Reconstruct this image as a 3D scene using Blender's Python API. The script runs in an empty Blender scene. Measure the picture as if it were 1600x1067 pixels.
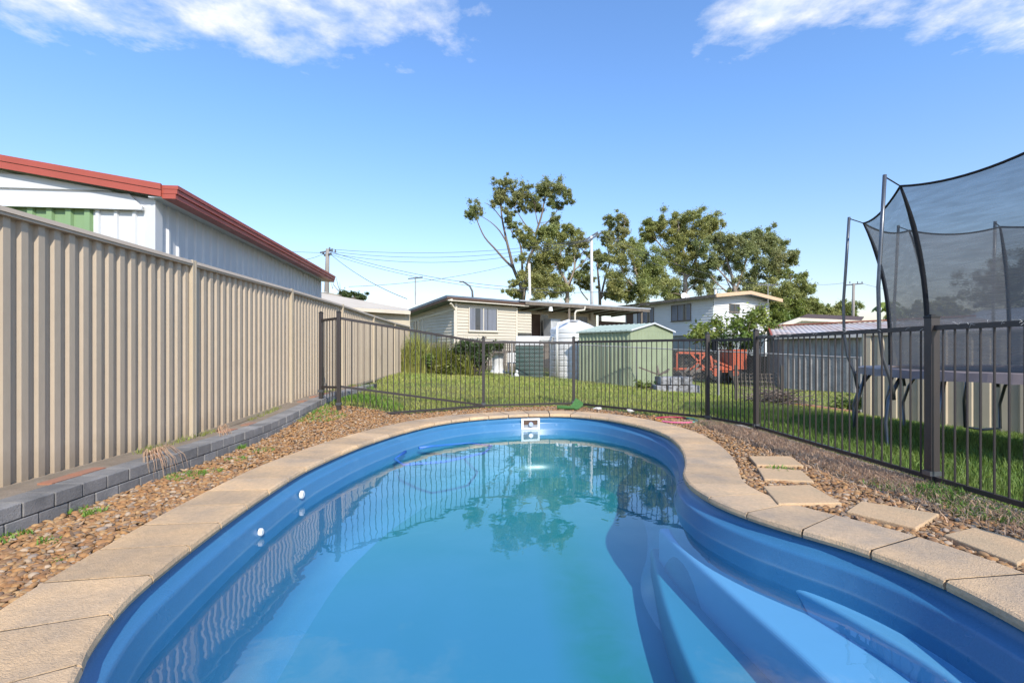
import bpy, math, random
import numpy as np
from mathutils import Vector, Matrix
from mathutils.geometry import tessellate_polygon
rnd = random.Random(7); nr = np.random.RandomState(11)
R = math.radians
sc = bpy.context.scene
COL = sc.collection
# ------------------------------------------------------------------ camera
H = 1.03; F = 755.6; K = 1/F
cd = bpy.data.cameras.new('camera'); cam = bpy.data.objects.new('camera', cd); COL.objects.link(cam)
cd.sensor_width = 36; cd.lens = 17.0; cd.shift_y = 13.5/1600; cd.clip_start = .05; cd.clip_end = 3000
cam.location = (0, 0, H); cam.rotation_euler = (R(90), 0, 0); sc.camera = cam
# ------------------------------------------------------------------ sky, sun, exposure
EL, AZ = 38.0, 159.0
w = bpy.data.worlds.new('World'); sc.world = w; w.use_nodes = True
nt = w.node_tree; nt.nodes.clear()
def N(t, k, **kw):
    n = t.nodes.new(k)
    for a, b in kw.items(): setattr(n, a, b)
    return n
def mth(t, op, a, b=None, c=None):
    n = N(t, 'ShaderNodeMath', operation=op)
    for i, v in enumerate((a, b, c)):
        if v is None: continue
        if isinstance(v, (int, float)): n.inputs[i].default_value = v
        else: t.links.new(v, n.inputs[i])
    return n.outputs[0]
def ramp(t, fac, stops, interp='LINEAR'):
    n = N(t, 'ShaderNodeValToRGB'); e = n.color_ramp.elements; n.color_ramp.interpolation = interp
    while len(e) < len(stops): e.new(.5)
    for x, (p, c) in zip(e, stops):
        x.position = p; x.color = (c, c, c, 1) if isinstance(c, (int, float)) else (*c, 1)
    t.links.new(fac, n.inputs[0]); return n.outputs[0]
def mix(t, f, a, b, bt='MIX'):
    n = N(t, 'ShaderNodeMix', data_type='RGBA', blend_type=bt)
    for s, v in ((0, f), (6, a), (7, b)):
        if isinstance(v, (int, float)): n.inputs[s].default_value = v
        elif isinstance(v, tuple): n.inputs[s].default_value = (*v, 1)
        else: t.links.new(v, n.inputs[s])
    return n.outputs[2]
def noise(t, vec, scale, det=3, rough=.55, dist=0):
    n = N(t, 'ShaderNodeTexNoise'); n.inputs['Scale'].default_value = scale; n.inputs['Detail'].default_value = det
    n.inputs['Roughness'].default_value = rough; n.inputs['Distortion'].default_value = dist
    if vec is not None: t.links.new(vec, n.inputs['Vector'])
    return n.outputs[0]
sky = N(nt, 'ShaderNodeTexSky', sky_type='NISHITA'); sky.sun_disc = False
sky.sun_elevation = R(EL); sky.sun_rotation = R(AZ); sky.air_density = 1.35; sky.dust_density = .6; sky.ozone_density = 2.0
tc = N(nt, 'ShaderNodeTexCoord'); sp = N(nt, 'ShaderNodeSeparateXYZ'); nt.links.new(tc.outputs['Generated'], sp.inputs[0])
zc = mth(nt, 'MAXIMUM', sp.outputs[2], .03)
px = mth(nt, 'DIVIDE', sp.outputs[0], zc); py = mth(nt, 'DIVIDE', sp.outputs[1], zc)
cb = N(nt, 'ShaderNodeCombineXYZ'); nt.links.new(px, cb.inputs[0]); nt.links.new(py, cb.inputs[1])
n1 = noise(nt, cb.outputs[0], 2.2, 9, .62, .15); n2 = noise(nt, cb.outputs[0], 6.5, 6, .6)
# cloud bank: distance coordinate py below ~1.6, with a gap in x
gap = mth(nt, 'ABSOLUTE', mth(nt, 'SUBTRACT', px, .27))
gapm = ramp(nt, gap, [(.22, 0), (.5, 1)])
lft = ramp(nt, mth(nt, 'MULTIPLY_ADD', px, .25, .5), [(.0, 0), (.14, 1)])
edge = ramp(nt, mth(nt, 'ABSOLUTE', mth(nt, 'MULTIPLY', mth(nt, 'SUBTRACT', py, 1.33), 1)), [(.12, 1), (.50, 0)])
fld = mth(nt, 'MULTIPLY', mth(nt, 'MULTIPLY', gapm, lft), edge)
cv = mth(nt, 'ADD', mth(nt, 'MULTIPLY', fld, .40), mth(nt, 'ADD', mth(nt, 'MULTIPLY', n1, 1.15), mth(nt, 'MULTIPLY', n2, .32)))
cm = ramp(nt, mth(nt, 'MULTIPLY', mth(nt, 'SUBTRACT', cv, .955), 3.6), [(.0, 0), (1.0, .95)])
cc = ramp(nt, n2, [(.35, (3.3, 4.0, 5.2)), (.62, (5.3, 5.4, 5.6))])
skt = mix(nt, 1.0, sky.outputs[0], mix(nt, ramp(nt, sp.outputs[2], [(.0, 0), (.42, 1)]), (.88, .83, .94), (.73, .96, 1.29)), 'MULTIPLY')
bg = N(nt, 'ShaderNodeBackground'); bg.inputs[1].default_value = .15
nt.links.new(mix(nt, cm, skt, cc), bg.inputs[0])
wo = N(nt, 'ShaderNodeOutputWorld'); nt.links.new(bg.outputs[0], wo.inputs[0])
sd = bpy.data.lights.new('sun', 'SUN'); sun = bpy.data.objects.new('sun', sd); COL.objects.link(sun)
sd.energy = 4.0; sd.angle = R(.6); sd.color = (1, .93, .82)
SD = Vector((math.sin(R(AZ))*math.cos(R(EL)), math.cos(R(AZ))*math.cos(R(EL)), math.sin(R(EL))))
sun.rotation_euler = (-SD).to_track_quat('-Z', 'Y').to_euler(); sun.location = (8, -12, 14)
sc.view_settings.view_transform = 'Standard'; sc.view_settings.look = 'None'
sc.view_settings.exposure = .45; sc.view_settings.gamma = 1
sc.cycles.max_bounces = 8; sc.cycles.transparent_max_bounces = 24; sc.cycles.use_denoising = True

# ------------------------------------------------------------------ helpers
def P(u, v, Y): return Vector(((u-800)*K*Y, Y, H-(v-547)*K*Y))
def smooth(a, b, x):
    t = min(1, max(0, (x-a)/(b-a))); return t*t*(3-2*t)
def tag(o, label=None, cat=None, group=None, kind=None):
    if label: o['label'] = label
    if cat: o['category'] = cat
    if group: o['group'] = group
    if kind: o['kind'] = kind
    return o
def thing(name, label, cat, loc=(0, 0, 0), group=None):
    o = bpy.data.objects.new(name, None); COL.objects.link(o); o.location = loc; o.empty_display_size = .2
    return tag(o, label, cat, group)
def wl(o):
    v = Vector(o.location)
    while o.parent: break
    return v
def link(name, me, parent=None):
    o = bpy.data.objects.new(name, me); COL.objects.link(o)
    if parent is not None:
        o.parent = parent
        p = parent; off = Vector((0, 0, 0))
        if p.type == 'EMPTY': off = Vector(p.location)
        o.matrix_parent_inverse = Matrix.Translation(-off)
    return o
def arr_mesh(name, V, Fc, mats, smooth_=False, mi=None):
    me = bpy.data.meshes.new(name); V = np.asarray(V, np.float32); Fc = np.asarray(Fc, np.int32); k = Fc.shape[1]
    me.vertices.add(len(V)); me.vertices.foreach_set('co', V.ravel())
    me.loops.add(Fc.size); me.loops.foreach_set('vertex_index', Fc.ravel())
    me.polygons.add(len(Fc)); me.polygons.foreach_set('loop_start', np.arange(0, Fc.size, k, dtype=np.int32))
    me.polygons.foreach_set('loop_total', np.full(len(Fc), k, np.int32))
    if smooth_: me.polygons.foreach_set('use_smooth', np.ones(len(Fc), bool))
    if mi is not None: me.polygons.foreach_set('material_index', np.asarray(mi, np.int32))
    for m in (mats if isinstance(mats, (list, tuple)) else [mats]): me.materials.append(m)
    me.update(calc_edges=True); return me
class MB:
    def __init__(s): s.v = []; s.f = []
    def quad(s, a, b, c, d):
        n = len(s.v); s.v += [tuple(a), tuple(b), tuple(c), tuple(d)]; s.f.append((n, n+1, n+2, n+3)); return s
    def hexa(s, p):   # 8 points: bottom 4, top 4
        n = len(s.v); s.v += [tuple(x) for x in p]
        for f in ((0, 3, 2, 1), (4, 5, 6, 7), (0, 1, 5, 4), (1, 2, 6, 5), (2, 3, 7, 6), (3, 0, 4, 7)): s.f.append(tuple(n+i for i in f))
        return s
    def box(s, x0, x1, y0, y1, z0, z1):
        return s.hexa([(x0, y0, z0), (x1, y0, z0), (x1, y1, z0), (x0, y1, z0), (x0, y0, z1), (x1, y0, z1), (x1, y1, z1), (x0, y1, z1)])
    def bar(s, a, b, wd, ht, up=(0, 0, 1)):  # rectangular bar from a to b
        a = Vector(a); b = Vector(b); d = (b-a).normalized(); up = Vector(up)
        if abs(d.dot(up)) > .98: up = Vector((1, 0, 0))
        x = d.cross(up).normalized(); y = x.cross(d).normalized(); x = x*wd/2; y = y*ht/2
        return s.hexa([a-x-y, a+x-y, a+x+y, a-x+y, b-x-y, b+x-y, b+x+y, b-x+y])
    def prism(s, poly, z0, z1):
        n = len(s.v); m = len(poly)
        zz0 = z0 if callable(z0) else (lambda x, y: z0); zz1 = z1 if callable(z1) else (lambda x, y: z1)
        s.v += [(p[0], p[1], zz0(p[0], p[1])) for p in poly]+[(p[0], p[1], zz1(p[0], p[1])) for p in poly]
        for i in range(m): j = (i+1) % m; s.f.append((n+i, n+j, n+m+j, n+m+i))
        tri = tessellate_polygon([[Vector((p[0], p[1], 0)) for p in poly]])
        for a, b, c in tri: s.f.append((n+m+a, n+m+b, n+m+c)); s.f.append((n+c, n+b, n+a))
        return s
    def vprism(s, pts, d):   # any planar polygon in 3D, extruded by vector d
        n = len(s.v); m = len(pts); d = Vector(d); pts = [Vector(p) for p in pts]
        s.v += [tuple(p) for p in pts]+[tuple(p+d) for p in pts]
        for i in range(m): j = (i+1) % m; s.f.append((n+i, n+j, n+m+j, n+m+i))
        for a, b, c in tessellate_polygon([pts]): s.f.append((n+a, n+b, n+c)); s.f.append((n+m+c, n+m+b, n+m+a))
        return s
    def tube(s, pts, r, k=8, cap=True):
        pts = [Vector(p) for p in pts]; n0 = len(s.v); m = len(pts)
        rr = r if isinstance(r, (list, tuple)) else [r]*m; prev = None
        for i, p in enumerate(pts):
            d = (pts[min(i+1, m-1)]-pts[max(i-1, 0)]).normalized()
            if prev is None: ref = Vector((0, 0, 1)) if abs(d.z) < .9 else Vector((1, 0, 0)); x = d.cross(ref).normalized()
            else: x = (prev-d*prev.dot(d)).normalized()
            prev = x; y = d.cross(x)
            for j in range(k):
                a = 2*math.pi*j/k; s.v.append(tuple(p+x*math.cos(a)*rr[i]+y*math.sin(a)*rr[i]))
        for i in range(m-1):
            for j in range(k):
                a = n0+i*k+j; b = n0+i*k+(j+1) % k; s.f.append((a, b, b+k, a+k))
        if cap: s.f.append(tuple(n0+j for j in range(k))[::-1]); s.f.append(tuple(n0+(m-1)*k+j for j in range(k)))
        return s
    def lathe(s, prof, c, k=24):
        n0 = len(s.v); m = len(prof)
        for (r, z) in prof:
            for j in range(k): a = 2*math.pi*j/k; s.v.append((c[0]+r*math.cos(a), c[1]+r*math.sin(a), c[2]+z))
        for i in range(m-1):
            for j in range(k): a = n0+i*k+j; b = n0+i*k+(j+1) % k; s.f.append((a, b, b+k, a+k))
        s.f.append(tuple(n0+j for j in range(k))[::-1]); s.f.append(tuple(n0+(m-1)*k+j for j in range(k)))
        return s
    def ribbed(s, A, B, C, D, period, prof, nrm):  # sheet from edge AB to edge DC, profile [(frac, off)]
        A, B, C, D, nrm = map(Vector, (A, B, C, D, nrm)); nrm.normalize(); L = (B-A).length; n = max(1, round(L/period)); n0 = len(s.v); c = 0
        for i in range(n):
            for (f, o) in prof:
                t = (i+f)/n; s.v.append(tuple(A.lerp(B, t)+nrm*o)); s.v.append(tuple(D.lerp(C, t)+nrm*o)); c += 1
        s.v.append(tuple(B+nrm*prof[0][1])); s.v.append(tuple(C+nrm*prof[0][1])); c += 1
        for i in range(c-1): a = n0+2*i; s.f.append((a, a+2, a+3, a+1))
        return s
    def siding(s, A, B, z0, z1, nrm, pitch=.17):
        A, B, nrm = Vector(A), Vector(B), Vector(nrm).normalized(); z = z0; za = lambda t: z1[0]+(z1[1]-z1[0])*t if isinstance(z1, tuple) else z1
        top = max(za(0), za(1))
        while z < top:
            zt = z+pitch
            p = [(A, min(z, za(0)), .04), (B, min(z, za(1)), .04), (B, min(zt, za(1)), .004), (A, min(zt, za(0)), .004)]
            q = [Vector((b.x, b.y, zz))+nrm*o for b, zz, o in p]; s.quad(*q)
            q2 = [Vector((A.x, A.y, min(z, za(0)))), Vector((B.x, B.y, min(z, za(1)))), q[1], q[0]]; s.quad(*q2)
            z = zt
        return s
    def build(s, name, mat, parent=None, smooth_=False, bevel=0):
        me = bpy.data.meshes.new(name); me.from_pydata(s.v, [], s.f); me.materials.append(mat)
        if smooth_:
            for p in me.polygons: p.use_smooth = True
        me.update(); o = link(name, me, parent)
        if bevel: b = o.modifiers.new('bevel', 'BEVEL'); b.width = bevel; b.segments = 2; b.limit_method = 'ANGLE'
        if smooth_ == 'edge':
            try: me.set_sharp_from_angle(angle=R(35))
            except Exception: pass
        return o
# ------------------------------------------------------------------ materials
def mat(name, col, rough=.6, var=.25, vs=3, col2=None, bump=0, bs=40, metal=0, spec=.5, stretch=None, fine=0, island=0, trans=0):
    m = bpy.data.materials.new(name); m.use_nodes = True; t = m.node_tree; b = t.nodes['Principled BSDF']
    tcn = N(t, 'ShaderNodeTexCoord'); vec = tcn.outputs['Object']
    if stretch:
        mp = N(t, 'ShaderNodeMapping'); mp.inputs['Scale'].default_value = stretch; t.links.new(vec, mp.inputs[0]); vec = mp.outputs[0]
    n = noise(t, vec, vs, 6, .6)
    c2 = col2 or tuple(x*(1-var) for x in col)
    c = mix(t, ramp(t, n, [(.34, 0), (.66, 1)]), col, c2)
    if fine:
        nf = noise(t, vec, vs*22, 3, .7); c = mix(t, fine, c, ramp(t, nf, [(.3, .45), (.7, 1.0)]), 'MULTIPLY')
    if island:
        g = N(t, 'ShaderNodeNewGeometry'); ri = g.outputs['Random Per Island']
        if isinstance(island, list): c = mix(t, .75, c, ramp(t, ri, island))
        else: c = mix(t, 1.0, c, ramp(t, ri, [(0, 1-island), (1, 1+island*.6)]), 'MULTIPLY')
    t.links.new(c, b.inputs['Base Color']); b.inputs['Roughness'].default_value = rough
    b.inputs['Metallic'].default_value = metal; b.inputs['Specular IOR Level'].default_value = spec
    rr = ramp(t, n, [(.3, max(0, rough-.08)), (.7, min(1, rough+.08))]); t.links.new(rr, b.inputs['Roughness'])
    if bump:
        bn = N(t, 'ShaderNodeBump'); bn.inputs['Strength'].default_value = bump; bn.inputs['Distance'].default_value = .01
        t.links.new(noise(t, vec, bs, 4, .65), bn.inputs['Height']); t.links.new(bn.outputs[0], b.inputs['Normal'])
    if trans:
        td = N(t, 'ShaderNodeBsdfTranslucent'); t.links.new(c, td.inputs[0]); ms = N(t, 'ShaderNodeMixShader'); ms.inputs[0].default_value = trans
        t.links.new(b.outputs[0], ms.inputs[1]); t.links.new(td.outputs[0], ms.inputs[2]); t.links.new(ms.outputs[0], t.nodes['Material Output'].inputs[0])
    return m
M = {}
M['cream'] = mat('cream_sheet', (.45, .365, .27), .45, .10, 1.2, bump=.05, bs=8, stretch=(1, 1, .35), fine=.15)
M['cream_post'] = mat('cream_post', (.50, .415, .30), .45, .12, 2)
M['cream_far'] = mat('cream_sheet_aged', (.52, .44, .32), .5, .12, 2)
M['iron'] = mat('dark_powdercoat', (.048, .040, .038), .42, .2, 6, spec=.5)
M['coping'] = mat('sand_paver', (.80, .53, .285), .85, .0, 1.6, col2=(.44, .335, .235), bump=.8, bs=110, fine=.42, island=.14)
M['stone'] = mat('stepping_paver', (.66, .43, .235), .88, .0, 2.2, col2=(.50, .36, .215), bump=.7, bs=90, fine=.35)
M['shell'] = mat('blue_gelcoat', (.040, .165, .335), .32, .0, .6, col2=(.05, .19, .37), spec=.6)
def deep_blend(m):
    t = m.node_tree; b = t.nodes['Principled BSDF']; src = b.inputs['Base Color'].links[0].from_socket
    tcn = N(t, 'ShaderNodeTexCoord'); sx = N(t, 'ShaderNodeSeparateXYZ'); t.links.new(tcn.outputs['Object'], sx.inputs[0])
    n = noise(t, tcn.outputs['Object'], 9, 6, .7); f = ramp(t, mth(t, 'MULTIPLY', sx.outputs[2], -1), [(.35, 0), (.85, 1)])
    c = mix(t, f, src, (.075, .28, .45)); sp_ = ramp(t, noise(t, tcn.outputs['Object'], 140, 2, .5), [(.3, .86), (.7, 1.0)])
    fy = mth(t, 'MULTIPLY', ramp(t, mth(t, 'MULTIPLY', mth(t, 'ADD', sx.outputs[1], n), .1), [(.52, 0), (.68, 1)]), ramp(t, mth(t, 'MULTIPLY', sx.outputs[2], -1), [(.24, 0), (.40, .85)]))  # far underwater wall: reflected trees and murk painted into the colour
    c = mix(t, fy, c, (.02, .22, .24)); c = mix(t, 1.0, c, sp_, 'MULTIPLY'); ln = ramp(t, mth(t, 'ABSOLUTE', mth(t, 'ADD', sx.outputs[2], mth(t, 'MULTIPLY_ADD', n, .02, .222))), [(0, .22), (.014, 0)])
    c = mix(t, ln, c, (.22, .33, .42)); ch = ramp(t, noise(t, tcn.outputs['Object'], 2.2, 6, .75), [(.55, 0), (.75, .25)]); c = mix(t, ch, c, (.14, .30, .46)); t.links.new(c, b.inputs['Base Color'])
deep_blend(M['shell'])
M['white'] = mat('white_plastic', (.75, .74, .70), .4, .1, 8)
M['brick'] = mat('grey_block', (.30, .285, .27), .9, .0, 5, col2=(.18, .175, .17), bump=.6, bs=90, fine=.35, island=.22)
M['earth'] = mat('bare_earth', (.26, .15, .085), .95, 0, 4, col2=(.15, .10, .06), bump=.9, bs=60, fine=.5)
M['redbrick'] = mat('red_brick', (.36, .15, .085), .9, 0, 8, col2=(.28, .17, .12), bump=.5, bs=70)
M['lawn'] = mat('lawn_soil', (.12, .14, .03), .95, 0, 1.2, col2=(.21, .19, .05), bump=.9, bs=40, fine=.5)
M['concrete'] = mat('concrete', (.42, .38, .32), .9, .25, 6, bump=.6, bs=70, fine=.3)
peb = [(0, (.28, .12, .04)), (.18, (.40, .20, .065)), (.38, (.17, .085, .04)), (.55, (.44, .27, .12)), (.72, (.32, .15, .055)), (.84, (.12, .09, .075)), (.93, (.50, .38, .26)), (1, (.26, .22, .19))]
M['pebble'] = mat('pebble', (.36, .22, .11), .75, .3, 25, island=peb, bump=.2, bs=120)
M['grass'] = mat('grass_blade', (.27, .35, .07), .6, 0, .9, col2=(.42, .42, .11), island=.35, trans=.3)
M['grass_near'] = mat('grass_blade_lush', (.13, .23, .035), .6, 0, 1.5, col2=(.18, .25, .05), island=.35, trans=.3)
M['dry'] = mat('dry_grass', (.60, .38, .24), .9, 0, 6, col2=(.74, .54, .36), island=.35, trans=.35)
M['weed'] = mat('weed_leaf', (.13, .27, .03), .55, 0, 8, col2=(.2, .32, .05), island=.25, trans=.3)
M['wht_sheet'] = mat('white_sheet', (.60, .61, .62), .45, .08, 2)
M['grn_sheet'] = mat('green_sheet', (.20, .31, .15), .5, .1, 2)
M['grn_shed'] = mat('pale_green_sheet', (.30, .345, .215), .5, .12, 2)
M['grn_roof'] = mat('pale_green_roof', (.38, .45, .37), .5, .12, 2)
M['red'] = mat('red_steel', (.37, .075, .045), .4, .12, 3)
M['wb'] = mat('cream_weatherboard', (.54, .48, .385), .6, .08, 1)
M['wb2'] = mat('white_weatherboard', (.62, .62, .61), .6, .06, 1)
M['roofblue'] = mat('blue_grey_roof', (.13, .16, .21), .4, .15, 1)
M['rooflt'] = mat('pale_grey_roof', (.34, .37, .41), .4, .15, 1)
M['timber'] = mat('weathered_timber', (.20, .165, .13), .9, .35, 4, stretch=(1, 1, .2), fine=.3)
M['brown'] = mat('brown_timber', (.10, .055, .035), .7, .2, 4)
M['trim'] = mat('cream_trim', (.62, .56, .46), .6, .08, 3)
M['glass'] = mat('window_glass', (.035, .04, .05), .06, .2, 2, spec=.8)
M['curtain'] = mat('curtain', (.30, .32, .38), .9, 0, 3, col2=(.18, .19, .23), stretch=(9, 9, .1))
M['tan'] = mat('tan_roof', (.58, .50, .39), .7, .12, 1.2)
M['peach'] = mat('peach_fascia', (.62, .43, .27), .6, .08, 3)
M['galv'] = mat('galvanised_sheet', (.37, .355, .34), .5, .35, 3, metal=.1)
M['rust'] = mat('rusty_roof', (.56, .54, .52), .6, 0, 1.0, col2=(.42, .28, .21), stretch=(3, .3, 1))
M['tankw'] = mat('white_tank', (.70, .70, .68), .5, .08, 2)
M['tankg'] = mat('green_tank', (.045, .085, .075), .5, .2, 3)
M['orange'] = mat('orange_paint', (.46, .095, .04), .5, .2, 6)
M['rubber'] = mat('black_rubber', (.02, .02, .02), .7, .2, 8)
M['steel'] = mat('galvanised_tube', (.16, .17, .185), .35, .2, 10, metal=.6)
M['black'] = mat('black_webbing', (.012, .012, .014), .8, .2, 20)
M['pad'] = mat('mauve_pad', (.23, .185, .18), .5, .2, 5, bump=.4, bs=9)
M['turf'] = mat('green_turf', (.07, .19, .05), .95, .25, 30, bump=.8, bs=200)
M['pole'] = mat('pole_timber', (.33, .30, .27), .9, .3, 4, stretch=(1, 1, .2))
M['polew'] = mat('pale_pole', (.62, .60, .56), .8, .1, 4)
M['wire'] = mat('wire', (.10, .105, .12), .6, .1, 4)
M['pink'] = mat('pink_plastic', (.75, .16, .30), .35, .1, 4); M['teal'] = mat('teal_plastic', (.05, .42, .36), .35, .1, 4); M['yel'] = mat('orange_plastic', (.8, .36, .06), .35, .1, 4)
M['hose'] = mat('blue_hose', (.03, .15, .55), .4, .1, 4)
M['bark'] = mat('gum_bark', (.17, .135, .105), .9, 0, 3, col2=(.16, .12, .095), stretch=(1, 1, .3))
M['bark_l'] = mat('pale_gum_bark', (.30, .25, .20), .9, 0, 3, col2=(.22, .17, .13), stretch=(1, 1, .3))
M['leafA'] = mat('gum_leaf_olive', (.27, .32, .115), .5, 0, .35, col2=(.38, .37, .15), island=.4, trans=.4)
M['leafB'] = mat('gum_leaf_green', (.29, .34, .095), .5, 0, .3, col2=(.42, .41, .14), island=.4, trans=.4)
M['leafC'] = mat('leaf_bright', (.14, .22, .04), .5, 0, .6, col2=(.25, .28, .05), island=.4, trans=.3)
M['leafD'] = mat('leaf_dark', (.05, .09, .025), .5, 0, .6, col2=(.09, .12, .03), island=.4, trans=.25)
M['leafY'] = mat('leaf_yellow', (.30, .28, .05), .5, 0, .8, col2=(.16, .19, .03), island=.4, trans=.3)
M['reed'] = mat('seeding_grass', (.40, .37, .11), .6, 0, .8, col2=(.20, .28, .04), island=.4, trans=.3)
def splash(m, z0, z1, col, amt=.55):
    t = m.node_tree; b = t.nodes['Principled BSDF']; src = b.inputs['Base Color'].links[0].from_socket
    tcn = N(t, 'ShaderNodeTexCoord'); sx = N(t, 'ShaderNodeSeparateXYZ'); t.links.new(tcn.outputs['Object'], sx.inputs[0])
    n = noise(t, tcn.outputs['Object'], 5, 6, .7); n2_ = noise(t, tcn.outputs['Object'], 1.3, 5, .6)
    hgt = mth(t, 'ADD', sx.outputs[2], mth(t, 'MULTIPLY', n, -.35)); f1 = ramp(t, mth(t, 'DIVIDE', mth(t, 'SUBTRACT', hgt, z0), z1-z0), [(0, amt), (1, 0)])
    f2 = ramp(t, n2_, [(.60, 0), (.72, .22)])
    t.links.new(mix(t, mth(t, 'MAXIMUM', f1, f2), src, col), b.inputs['Base Color'])
splash(M['cream'], -.05, .22, (.22, .16, .10))
# floor of the pool: gelcoat with a green algae streak and a painted far reflection
def pool_floor():
    m = bpy.data.materials.new('algae_and_reflection_gelcoat'); m.use_nodes = True; t = m.node_tree; b = t.nodes['Principled BSDF']
    tcn = N(t, 'ShaderNodeTexCoord'); vec = tcn.outputs['Object']; s = N(t, 'ShaderNodeSeparateXYZ'); t.links.new(vec, s.inputs[0])
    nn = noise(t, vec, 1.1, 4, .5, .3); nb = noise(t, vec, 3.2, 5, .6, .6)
    # stain streak along x ~ .65 and tree reflection and water murk painted teal at the far end
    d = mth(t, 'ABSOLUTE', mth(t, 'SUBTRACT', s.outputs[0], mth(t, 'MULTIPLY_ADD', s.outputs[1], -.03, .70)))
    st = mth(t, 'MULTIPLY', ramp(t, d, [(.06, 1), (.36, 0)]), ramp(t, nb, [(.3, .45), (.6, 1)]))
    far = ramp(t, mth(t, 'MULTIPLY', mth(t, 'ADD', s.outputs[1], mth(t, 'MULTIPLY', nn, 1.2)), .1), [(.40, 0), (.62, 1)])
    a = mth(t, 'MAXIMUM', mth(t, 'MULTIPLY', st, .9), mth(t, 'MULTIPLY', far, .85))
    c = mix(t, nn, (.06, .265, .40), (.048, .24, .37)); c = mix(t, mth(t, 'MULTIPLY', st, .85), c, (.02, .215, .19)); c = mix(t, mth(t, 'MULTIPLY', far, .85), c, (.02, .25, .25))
    t.links.new(c, b.inputs['Base Color']); b.inputs['Roughness'].default_value = .5
    return m
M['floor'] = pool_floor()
M['step'] = mat('pale_blue_gelcoat', (.18, .40, .62), .4, .0, .8, col2=(.16, .37, .58))
def water_mat():
    m = bpy.data.materials.new('pool_water'); m.use_nodes = True; t = m.node_tree; t.nodes.remove(t.nodes['Principled BSDF'])
    tcn = N(t, 'ShaderNodeTexCoord'); vec = tcn.outputs['Object']
    h = mth(t, 'ADD', noise(t, vec, 1.6, 2, .5), mth(t, 'MULTIPLY', noise(t, vec, 7, 2, .5, .4), .16))
    bn = N(t, 'ShaderNodeBump'); bn.inputs['Strength'].default_value = .3; bn.inputs['Distance'].default_value = .015; t.links.new(h, bn.inputs['Height'])
    gl = N(t, 'ShaderNodeBsdfGlossy'); gl.inputs['Roughness'].default_value = .0; gl.inputs[0].default_value = (1, 1, 1, 1); t.links.new(bn.outputs[0], gl.inputs['Normal'])
    tr = N(t, 'ShaderNodeBsdfTransparent'); tr.inputs[0].default_value = (.80, .94, .97, 1)
    g = N(t, 'ShaderNodeNewGeometry'); dt = N(t, 'ShaderNodeVectorMath', operation='DOT_PRODUCT'); t.links.new(bn.outputs[0], dt.inputs[0]); t.links.new(g.outputs['Incoming'], dt.inputs[1])
    cs = mth(t, 'MAXIMUM', mth(t, 'ABSOLUTE', dt.outputs['Value']), 0.0); fo = mth(t, 'MULTIPLY_ADD', mth(t, 'POWER', mth(t, 'SUBTRACT', 1.0, mth(t, 'MINIMUM', cs, 1.0)), 4.2), .95, .045)
    ms = N(t, 'ShaderNodeMixShader'); t.links.new(fo, ms.inputs[0]); t.links.new(tr.outputs[0], ms.inputs[1]); t.links.new(gl.outputs[0], ms.inputs[2])
    t.links.new(ms.outputs[0], t.nodes['Material Output'].inputs[0]); return m
M['water'] = water_mat()
def net_mat():
    m = bpy.data.materials.new('net_mesh'); m.use_nodes = True; t = m.node_tree; b = t.nodes['Principled BSDF']
    tcn = N(t, 'ShaderNodeTexCoord'); mp = N(t, 'ShaderNodeMapping'); mp.inputs['Scale'].default_value = (1, 1, 9); t.links.new(tcn.outputs['Object'], mp.inputs[0])
    n = noise(t, mp.outputs[0], 3, 5, .6)
    b.inputs['Base Color'].default_value = (.16, .16, .162, 1); b.inputs['Roughness'].default_value = .8
    t.links.new(ramp(t, n, [(.3, .58), (.7, .72)]), b.inputs['Alpha']); return m
M['net'] = net_mat()

# ------------------------------------------------------------------ pool outline
CT = [(-1.38, 1.5), (-1.49, 1.68), (-1.62, 2.0), (-1.685, 2.32), (-1.735, 2.67), (-1.78, 3.09), (-1.81, 3.5), (-1.83, 3.9), (-1.83, 4.28), (-1.785, 4.7), (-1.71, 5.2), (-1.56, 5.8), (-1.35, 6.4), (-1.08, 6.92), (-.72, 7.32), (-.29, 7.6), (.22, 7.79), (.75, 7.82), (1.12, 7.68), (1.44, 7.38), (1.7, 6.9), (1.86, 6.35), (1.90, 5.85), (1.84, 5.3), (1.74, 4.87), (1.6, 4.42), (1.45, 4.05), (1.385, 3.72), (1.41, 3.36), (1.52, 3.05), (1.67, 2.8), (1.80, 2.62), (1.905, 2.4), (1.965, 2.14), (1.97, 1.8), (1.90, 1.35), (1.7, .92), (1.3, .62), (.7, .47), (.05, .43), (-.55, .52), (-1.0, .8), (-1.24, 1.15)]
def cr(p, sub):
    out = []; n = len(p)
    for i in range(n):
        a, b, c, d = (np.array(p[(i+j-1) % n]) for j in range(4))
        for k in range(sub):
            t = k/sub; out.append(.5*((2*b)+(-a+c)*t+(2*a-5*b+4*c-d)*t*t+(-a+3*b-3*c+d)*t**3))
    return np.array(out)
dense = cr(CT, 12)
for _ in range(6): dense = .25*np.roll(dense, 1, 0)+.5*dense+.25*np.roll(dense, -1, 0)
seg = np.linalg.norm(np.roll(dense, -1, 0)-dense, axis=1); cum = np.concatenate([[0], np.cumsum(seg)]); PER = cum[-1]
def at_s(s):
    s = np.asarray(s) % PER; dd = np.vstack([dense, dense[:1]])
    return np.stack([np.interp(s, cum, dd[:, 0]), np.interp(s, cum, dd[:, 1])], -1)
def nrm_s(s):   # outward normal (contour runs clockwise from above -> outward is left of travel)
    d = at_s(np.asarray(s)+.06)-at_s(np.asarray(s)-.06); d /= np.linalg.norm(d, axis=-1, keepdims=True)
    return np.stack([-d[..., 1], d[..., 0]], -1)
NS = 260; SS = np.linspace(0, PER, NS, endpoint=False); C0 = at_s(SS); CN = nrm_s(SS)
CW = .43
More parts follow.
